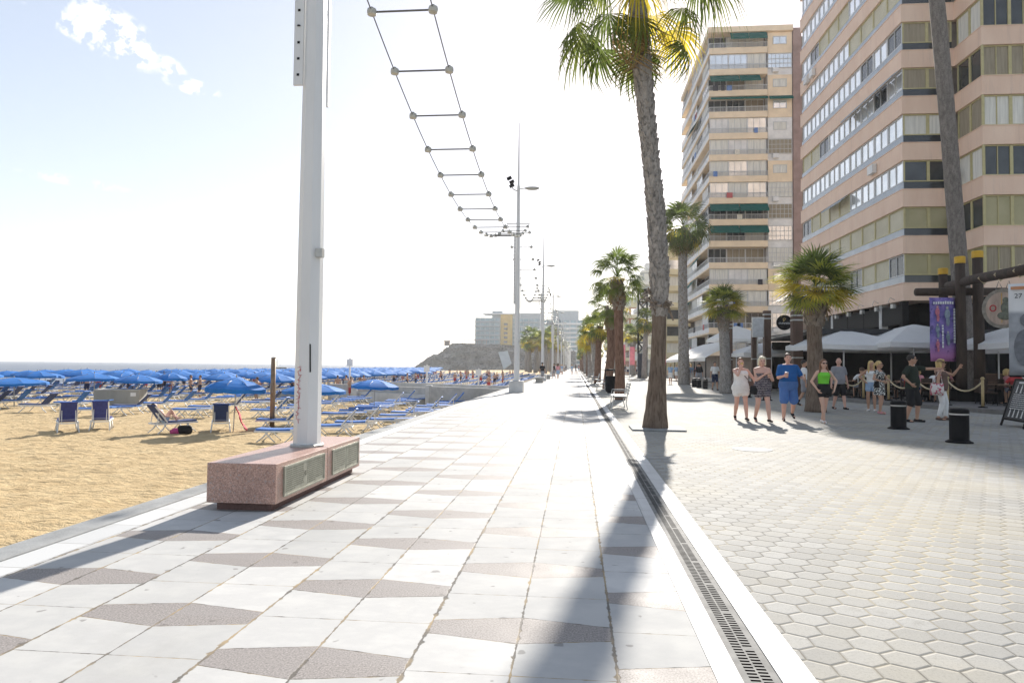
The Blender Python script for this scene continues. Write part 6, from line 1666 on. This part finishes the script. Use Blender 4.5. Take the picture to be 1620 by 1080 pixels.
# round wooden sign
pc = D(1586, 488, 24.8)
WS = thing('round_wooden_sign', 'oval carved wooden sign with a seated figure hanging from the log beam', 'sign', tuple(pc), R(-33))
def disc_xz(rx, rz_, y0, y1, n=28):
    m = MB(); 
    for yy in (y0, y1):
        for k in range(n): a = 2 * math.pi * k / n; m.v.append((rx * math.cos(a), yy, rz_ * math.sin(a)))
    for k in range(n): k2 = (k + 1) % n; m.f.append((k, k2, n + k2, n + k)); m.m.append(0)
    m.f.append(tuple(range(n))); m.f.append(tuple(range(n, 2 * n))[::-1]); m.m += [0, 0]; return m
disc_xz(.62, .72, -.04, .06).build('rim', M['sign_rim'], WS); disc_xz(.50, .60, -.055, -.0405).build('board', M['sign_wood'], WS)
gfig = mat('carved_green', (.16, .17, .13), .8, .4, 10)
MB().ell((.10, -.07, .30), .09, .03, .11, 10, 8).ell((.12, -.07, .02), .17, .03, .24, 10, 8).ell((.10, -.07, -.26), .26, .03, .16, 10, 8).build('carved_figure', gfig, WS)
MB().box(-.03, -.012, -.062, -.0555, -.52, .56).build('divider', M['yellow_cap'], WS)
rg_ = MB().tube([(-.28 + .09 * math.cos(a), -.06, .02 + .11 * math.sin(a)) for a in np.linspace(0, 2 * math.pi, 13)], .022, 6); rg_.build('emblem', M['red_paint'], WS)
MB().tube([(-.2, 0, .66), (-.1, 0, 1.0), (0, 0, .72)], .015, 5).tube([(.1, 0, .7), (.2, 0, 1.0), (.3, 0, .62)], .015, 5).build('hanger', M['cable'], WS)
# grey banner on the right edge
pc = D(1620, 448, 22.6)
GBN = thing('hanging_banner', 'grey and white printed banner hanging at the right edge of the picture', 'banner', (pc.x, pc.y, 1.25), R(-30))
gb = MB(); Hh = pc.z - 1.25
for i in range(13):
    for j in range(5): gb.v.append(((j / 4 - .5) * .85, .04 * math.sin(j * 1.5 + i * .6), Hh * i / 12))
for i in range(12):
    for j in range(4): gb.f.append((i * 5 + j, i * 5 + j + 1, (i + 1) * 5 + j + 1, (i + 1) * 5 + j)); gb.m.append(0)
x = NX('grey_banner_print'); z_ = x.sep(x.co)[2]
c = x.mix(x.step(z_, Hh * .72, Hh * .66), (.74, .73, .72), x.ramp(x.noise(2, 3), (.28, .29, .31), (.42, .43, .45))); x.set('Base Color', c); x.set('Roughness', .7)
o = gb.build('sheet', x.m, GBN, smooth=True); o.modifiers.new('t', 'SOLIDIFY').thickness = .006
text_mesh('lettering', '27', .22, M['slate'], GBN, frame_mx((-.16, -.055, Hh - .42), (1, 0, 0), (0, 0, 1)), .003)
MB().box(-.36, .30, -.058, -.052, Hh - .2, Hh - .10).build('title_bar', mat('print_orange', (.55, .25, .12), .6, .2, 6), GBN)
MB().box(-.42, .42, -.03, .03, -.06, .0).build('bottom_rod', M['black'], GBN)
MB().ell((.02, -.06, Hh * .6), .14, .012, .2, 10, 8).ell((.02, -.06, Hh * .3), .32, .012, .62, 10, 8).build('printed_figure', mat('print_dark_grey', (.16, .165, .18), .7, .3, 5), GBN)
# menu board
pa, pb = Vector((10.93, 18.78, 0)), Vector((10.74, 17.55, 0)); dd = (pb - pa).normalized(); nn = Vector((-dd.y, dd.x, 0)) * -1
if nn.x > 0: nn = -nn
AB = thing('menu_board', 'black a-frame chalkboard with drawn drinks and a price list', 'menu board', tuple((pa + pb) / 2))
Wd = (pb - pa).length; lean = (Vector((0, 0, 1)) - nn * .30).normalized(); fn = lean.cross(dd); fn = fn if fn.dot(nn) > 0 else -fn
for sgn, L_ in ((1, lean), (-1, (Vector((0, 0, 1)) + nn * .30).normalized())):
    base = Vector((0, 0, 0)) if sgn > 0 else -nn * .74
    f_ = MB()
    for s_ in (-1, 1): f_.bar(base + dd * (s_ * (Wd / 2 - .025)), base + dd * (s_ * (Wd / 2 - .025)) + L_ * 1.25, .05, .04, up=tuple(nn))
    for h in (.18, 1.23): f_.bar(base - dd * (Wd / 2 - .06) + L_ * h, base + dd * (Wd / 2 - .06) + L_ * h, .045, .038, up=tuple(nn))
    fo = f_.build('frame', M['log'] if False else M['black'], AB)
    MB().obox(base + L_ * .705, dd, L_, L_.cross(dd), Wd / 2 - .05, .50, .008).build('slate', M['slate'], AB)
ck = MB(); org = lean * .705 + fn * .012
dl = dd if True else -dd
def cbox(u, v, hu, hv): ck.obox(org + dl * u + lean * v, dl, lean, fn, hu, hv, .0015)
cbox(0, .44, .34, .022)
for i in range(4):
    for v in (.27, -.36):
        u = -.33 + i * .22
        cbox(u, v, .028, .07); cbox(u, v + .09, .012, .03); cbox(u, v - .085, .045, .012)
rr = random.Random(9)
for i in range(8):
    u = -.42
    while u < .38: l = rr.uniform(.03, .10); cbox(u + l / 2, .13 - i * .052, l / 2, .010); u += l + .025
tag(ck.build('chalk_drawing', M['chalk'], AB), kind='stuff')
# rope barrier
for i in range(6):
    f = i / 5; x_ = 11.35 + (13.3 - 11.35) * f + .35; y_ = 31.5 + (24.4 - 31.5) * f
    t = thing('barrier_post', 'bamboo post of the rope barrier along the terrace step', 'barrier post', (x_, y_, .15), 0, 'bamboo rope barrier posts')
    MB().tube([(0, 0, 0), (0, 0, .95)], .045, 10).build('post', M['bamboo'], t, smooth=True); MB().lathe([(.06, .95), (.065, .99), (.03, 1.03)], n=10).build('cap', M['bamboo'], t); MB().lathe([(.14, 0), (.14, .03), (.05, .05)], n=12).build('foot', M['dark_metal'], t)
    if i:
        a = Vector((px0, py0, 1.02)); b = Vector((x_, y_, 1.02)); pts = [a.lerp(b, k / 10) - Vector((0, 0, .34 * (1 - (2 * k / 10 - 1) ** 2))) for k in range(11)]
        tag(MB().tube(pts, .028, 7).build('barrier_rope', M['rope'], smooth=True), 'thick pale rope sagging between two bamboo barrier posts', 'rope', 'ropes of the terrace barrier')
    px0, py0 = x_, y_
# tables and chairs
def chair_proto():
    t = thing('terrace_chair', '', 'chair')
    MB().box(-.23, .23, -.23, .23, .42, .47).build('seat', M['wicker'], t, bevel=.01)
    MB().box(-.23, .23, .18, .23, .4701, .92).build('backrest', M['wicker'], t, bevel=.01)
    for sx_ in (-.2, .2):
        for sy_ in (-.2, .2): MB().tube([(sx_, sy_, 0), (sx_, sy_, .42)], .018, 6).build('leg', M['dark_metal'], t)
        MB().bar((sx_ * 1.1, -.2, .66), (sx_ * 1.1, .178, .66), .035).build('armrest', M['wicker'], t)
    return t
def table_proto():
    t = thing('terrace_table', '', 'table')
    MB().lathe([(.02, .70), (.40, .71), (.40, .745), (.02, .75)], n=20).build('tabletop', M['table_wood'], t); MB().tube([(0, 0, .03), (0, 0, .70)], .035, 8).build('leg', M['dark_metal'], t); MB().lathe([(.26, 0), (.26, .02), (.05, .04)], n=16).build('foot', M['dark_metal'], t)
    return t
CP, TPp = chair_proto(), table_proto(); kc, kt = capture(CP), capture(TPp); cu_, tu_ = [False], [False]
rt_ = random.Random(77); seats = []
tabs = [(px, d) for px, d in ((1350, 30.2), (1372, 33.5), (1405, 29.5), (1440, 28), (1468, 27), (1430, 33), (1500, 31), (1575, 26.0), (1600, 24.5), (1560, 31), (1625, 27), (1590, 29.5), (1480, 34), (1645, 24))]
for (px, d) in tabs:
    x_, y_ = PX_(px, d)
    o = TPp if not tu_[0] else copy_tree(TPp, None, kt); tu_[0] = True; o.location = (x_, y_, .15); tag(o, 'small round wooden table on the bar terrace under the parasols', 'table', 'round tables on the bar terrace')
    a0 = rt_.uniform(0, 6)
    for q in range(3):
        a = a0 + q * 2.09; cx_, cy_ = x_ + .72 * math.cos(a), y_ + .72 * math.sin(a)
        o = CP if not cu_[0] else copy_tree(CP, None, kc); cu_[0] = True; o.location = (cx_, cy_, .15); rz = math.atan2(math.sin(a), math.cos(a)) - math.pi / 2
        o.rotation_euler = (0, 0, rz); tag(o, 'dark wicker armchair at a round table on the bar terrace', 'chair', 'wicker chairs on the bar terrace')
        seats.append((cx_, cy_, rz))
sit = [seated('seated guest in a white shirt at a terrace table', 0, 0, .15, 0, 'white_cloth', 'grey_cloth', 'brown'), seated('seated guest in a red top at a terrace table', 0, 0, .15, 0, 'red_cloth', 'navy_cloth', 'auburn', 'long', fem=True),
       seated('seated guest in a violet shirt at a terrace table', 0, 0, .15, 0, 'violet_cloth', 'black_cloth', 'dark'), seated('seated guest in a pink top at a terrace table', 0, 0, .15, 0, 'pink_cloth', 'grey_cloth', 'blond', 'bob', fem=True)]
ks = [capture(s) for s in sit]; seen = set()
for n_, i in enumerate((0, 4, 8, 10, 12, 13, 16, 20, 22, 24, 26, 30, 33, 36, 39)):
    k = n_ % 4; o = sit[k] if k not in seen else copy_tree(sit[k], None, ks[k]); seen.add(k)
    o.location = (seats[i][0], seats[i][1], .15); o.rotation_euler = (0, 0, seats[i][2]); o['group'] = 'guests seated on the bar terrace'
# food counter with fruit at the right edge
x_, y_ = PX_(1606, 33)
t = thing('bar_counter', 'bar counter deep under the parasols behind the round wooden sign', 'counter', (x_, y_, .15))
MB().box(-1.6, 3, -.4, .4, 0, 1.05).build('front', M['brown_wood'], t); MB().box(-1.7, 3.1, -.5, .5, 1.051, 1.11).build('counter_top', M['table_wood'], t)
# ------------------------------------------------------------------ distant people
def lowman(label, top_, bot_, hair, sk, fem, pose=None, style='short'):
    return figure(label, 0, 0, 0, 1.70, 1.05, fem, sk, hair, style, pose or dict(lf=(.1, -.16, .09), rf=(-.1, .16, .1)), dict(m=M[top_], z0=.86, sleeve=.5) if top_ else None, dict(m=M[bot_], len=.7), None, (), voxel=.018, detail=False)
lows = [lowman('a', 'white_cloth', 'navy_cloth', 'dark', 'tan', False), lowman('a', 'pink_cloth', 'pale_blue_cloth', 'brown', 'tan', True, None, 'long'), lowman('a', 'black_cloth', 'grey_cloth', 'dark', 'tan', False), lowman('a', 'pale_blue_cloth', 'white_cloth', 'blond', 'fair', True, None, 'ponytail')]
swims = [lowman('a', None, 'red_cloth', 'dark', 'tan', False), lowman('a', None, 'navy_cloth', 'brown', 'tan', False, dict(lh=(.3, -.2, 1.0), rh=(-.28, -.05, .9)))]
lks = [capture(s) for s in lows]; sks = [capture(s) for s in swims]; su, lu = set(), set()
def put_low(k, x, y, z, rz, label, group):
    o = lows[k] if k not in lu else copy_tree(lows[k], None, lks[k]); lu.add(k); o.location = (x, y, z); o.rotation_euler = (0, 0, rz); return tag(o, label, 'person', group)
def put_swim(k, x, y, z, rz, label, group):
    o = swims[k] if k not in su else copy_tree(swims[k], None, sks[k]); su.add(k); o.location = (x, y, z); o.rotation_euler = (0, 0, rz); return tag(o, label, 'person', group)
cl = ['white top and navy shorts', 'pink top', 'black top', 'pale blue top']
rq = random.Random(31)
for i in range(16):
    px = rq.uniform(1060, 1110) if i < 9 else rq.uniform(985, 1010); d = rq.uniform(54, 72) if i < 9 else rq.uniform(90, 140)
    x_, y_ = PX_(px, d); k = rq.randrange(4)
    put_low(k, x_, y_, 0, rq.uniform(-.5, .5) + (math.pi if rq.random() < .4 else 0), 'distant stroller in a %s by the far awnings' % cl[k], 'distant strollers on the right')
for i in range(18):
    y_ = rq.uniform(56, 170); x_ = rq.uniform(-3.3, -1.9) if i < 12 else rq.uniform(-1.5, 1.0); k = rq.randrange(4)
    if i >= 12: y_ = rq.uniform(110, 220)
    put_low(k, x_, y_, 0, rq.uniform(0, 6), 'distant stroller in a %s on the marble promenade' % cl[k], 'distant strollers on the promenade')
for i in range(150):
    y_ = rq.uniform(46, 120) if i < 105 else rq.uniform(70, 170); x_ = -rq.uniform(.30, .78) * y_ if i < 105 else -rq.uniform(.07, .24) * y_ - 3
    if x_ < -70: x_ = -rq.uniform(40, 70)
    z = SZ if x_ > -45 else SZ - (-x_ - 45) / 45 * 1.05
    put_swim(i % 2, x_, y_, z, rq.uniform(0, 6), 'distant bather in %s swim shorts under the umbrellas' % ('red', 'navy')[i % 2], 'bathers among the umbrellas')
for i, (px, d, lab) in enumerate(((343, 190, 'bather standing in the sea, leftmost of three dark figures above the umbrellas'), (367, 205, 'bather standing in the sea, middle of three dark figures'), (393, 230, 'bather standing in the sea, rightmost of three dark figures'))):
    p = G(px, 574 + 1080 * 3.45 / d); p = D(px, 590, d); put_swim(i % 2, p.x, p.y, -2.25, 0, lab, 'bathers standing in the sea')
# the sunbather with raised knees on the navy lounger
Mt_ = Matrix.Rotation(R(-38), 3, 'X')
sb = figure('sunbather lying on a navy lounger with both knees raised', L3.location.x, L3.location.y, L3.rotation_euler.z - math.pi / 2, 1.66, 1.0, True, 'pink', 'brown', 'short',
       dict(lf=(.10, -.50, .58), rf=(-.08, -.36, .66), lk=(0, -1, 1), rk=(0, -1, 1), lh=(.3, -.2, .95), rh=(-.3, -.2, .95), toeL=0, toeR=0), dict(m=M['white_cloth'], z0=.92, z1=1.38), dict(m=M['pale_blue_cloth'], len=.2), None, (), voxel=.012, dz=-.92, tilt=Mt_, detail=False)
sb.location.z = SZ + .49
hd_v = Vector((math.cos(L3.rotation_euler.z), math.sin(L3.rotation_euler.z), 0)); sb.location.x += hd_v.x * .18; sb.location.y += hd_v.y * .18

M['pink_flag'] = mat('pink_flag', (.74, .34, .38), .8, .2, 2, trans=.3)
for i, (px, d, lab) in enumerate(((988, 74, 'tall pink vertical flag beside the far palms, left one'), (1003, 82, 'tall pink vertical flag beside the far palms, middle one'), (1052, 70, 'tall pink vertical flag right of the big palm trunk'))):
    x_, y_ = PX_(px, d); t = thing('banner_flag', lab, 'flag', (x_, y_, 0), 0, 'pink flags among the far palms')
    MB().tube([(-.55, 0, 0), (-.55, 0, 3.9)], .035, 8).build('pole', M['white_paint'], t)
    fl = MB()
    for a_ in range(9):
        for b_ in range(5): fl.v.append((-.51 + .15 * b_, .05 * math.sin(a_ * .8 + b_), 1.6 + 2.2 * a_ / 8))
    for a_ in range(8):
        for b_ in range(4): fl.f.append((a_ * 5 + b_, a_ * 5 + b_ + 1, a_ * 5 + b_ + 6, a_ * 5 + b_ + 5)); fl.m.append(0)
    fl.build('cloth', M['pink_flag'], t, smooth=True).modifiers.new('t', 'SOLIDIFY').thickness = .006
bpy.data.scenes.remove(TMP)
# ------------------------------------------------------------------ sea haze
hz = bpy.data.materials.new('haze'); hz.use_nodes = True
ht = hz.node_tree
for n in list(ht.nodes):
    if n.type != 'OUTPUT_MATERIAL': ht.nodes.remove(n)
pv = ht.nodes.new('ShaderNodeVolumePrincipled'); pv.inputs['Color'].default_value = (.93, .95, .97, 1); pv.inputs['Density'].default_value = 0.0003; pv.inputs['Anisotropy'].default_value = .35
ht.links.new(pv.outputs[0], next(n for n in ht.nodes if n.type == 'OUTPUT_MATERIAL').inputs['Volume'])
tag(MB().box(-4100, 1000, -2100, 5100, -4.5, 56).build('haze', hz), 'thin pale sea haze lying over the whole shore', 'haze', kind='stuff')
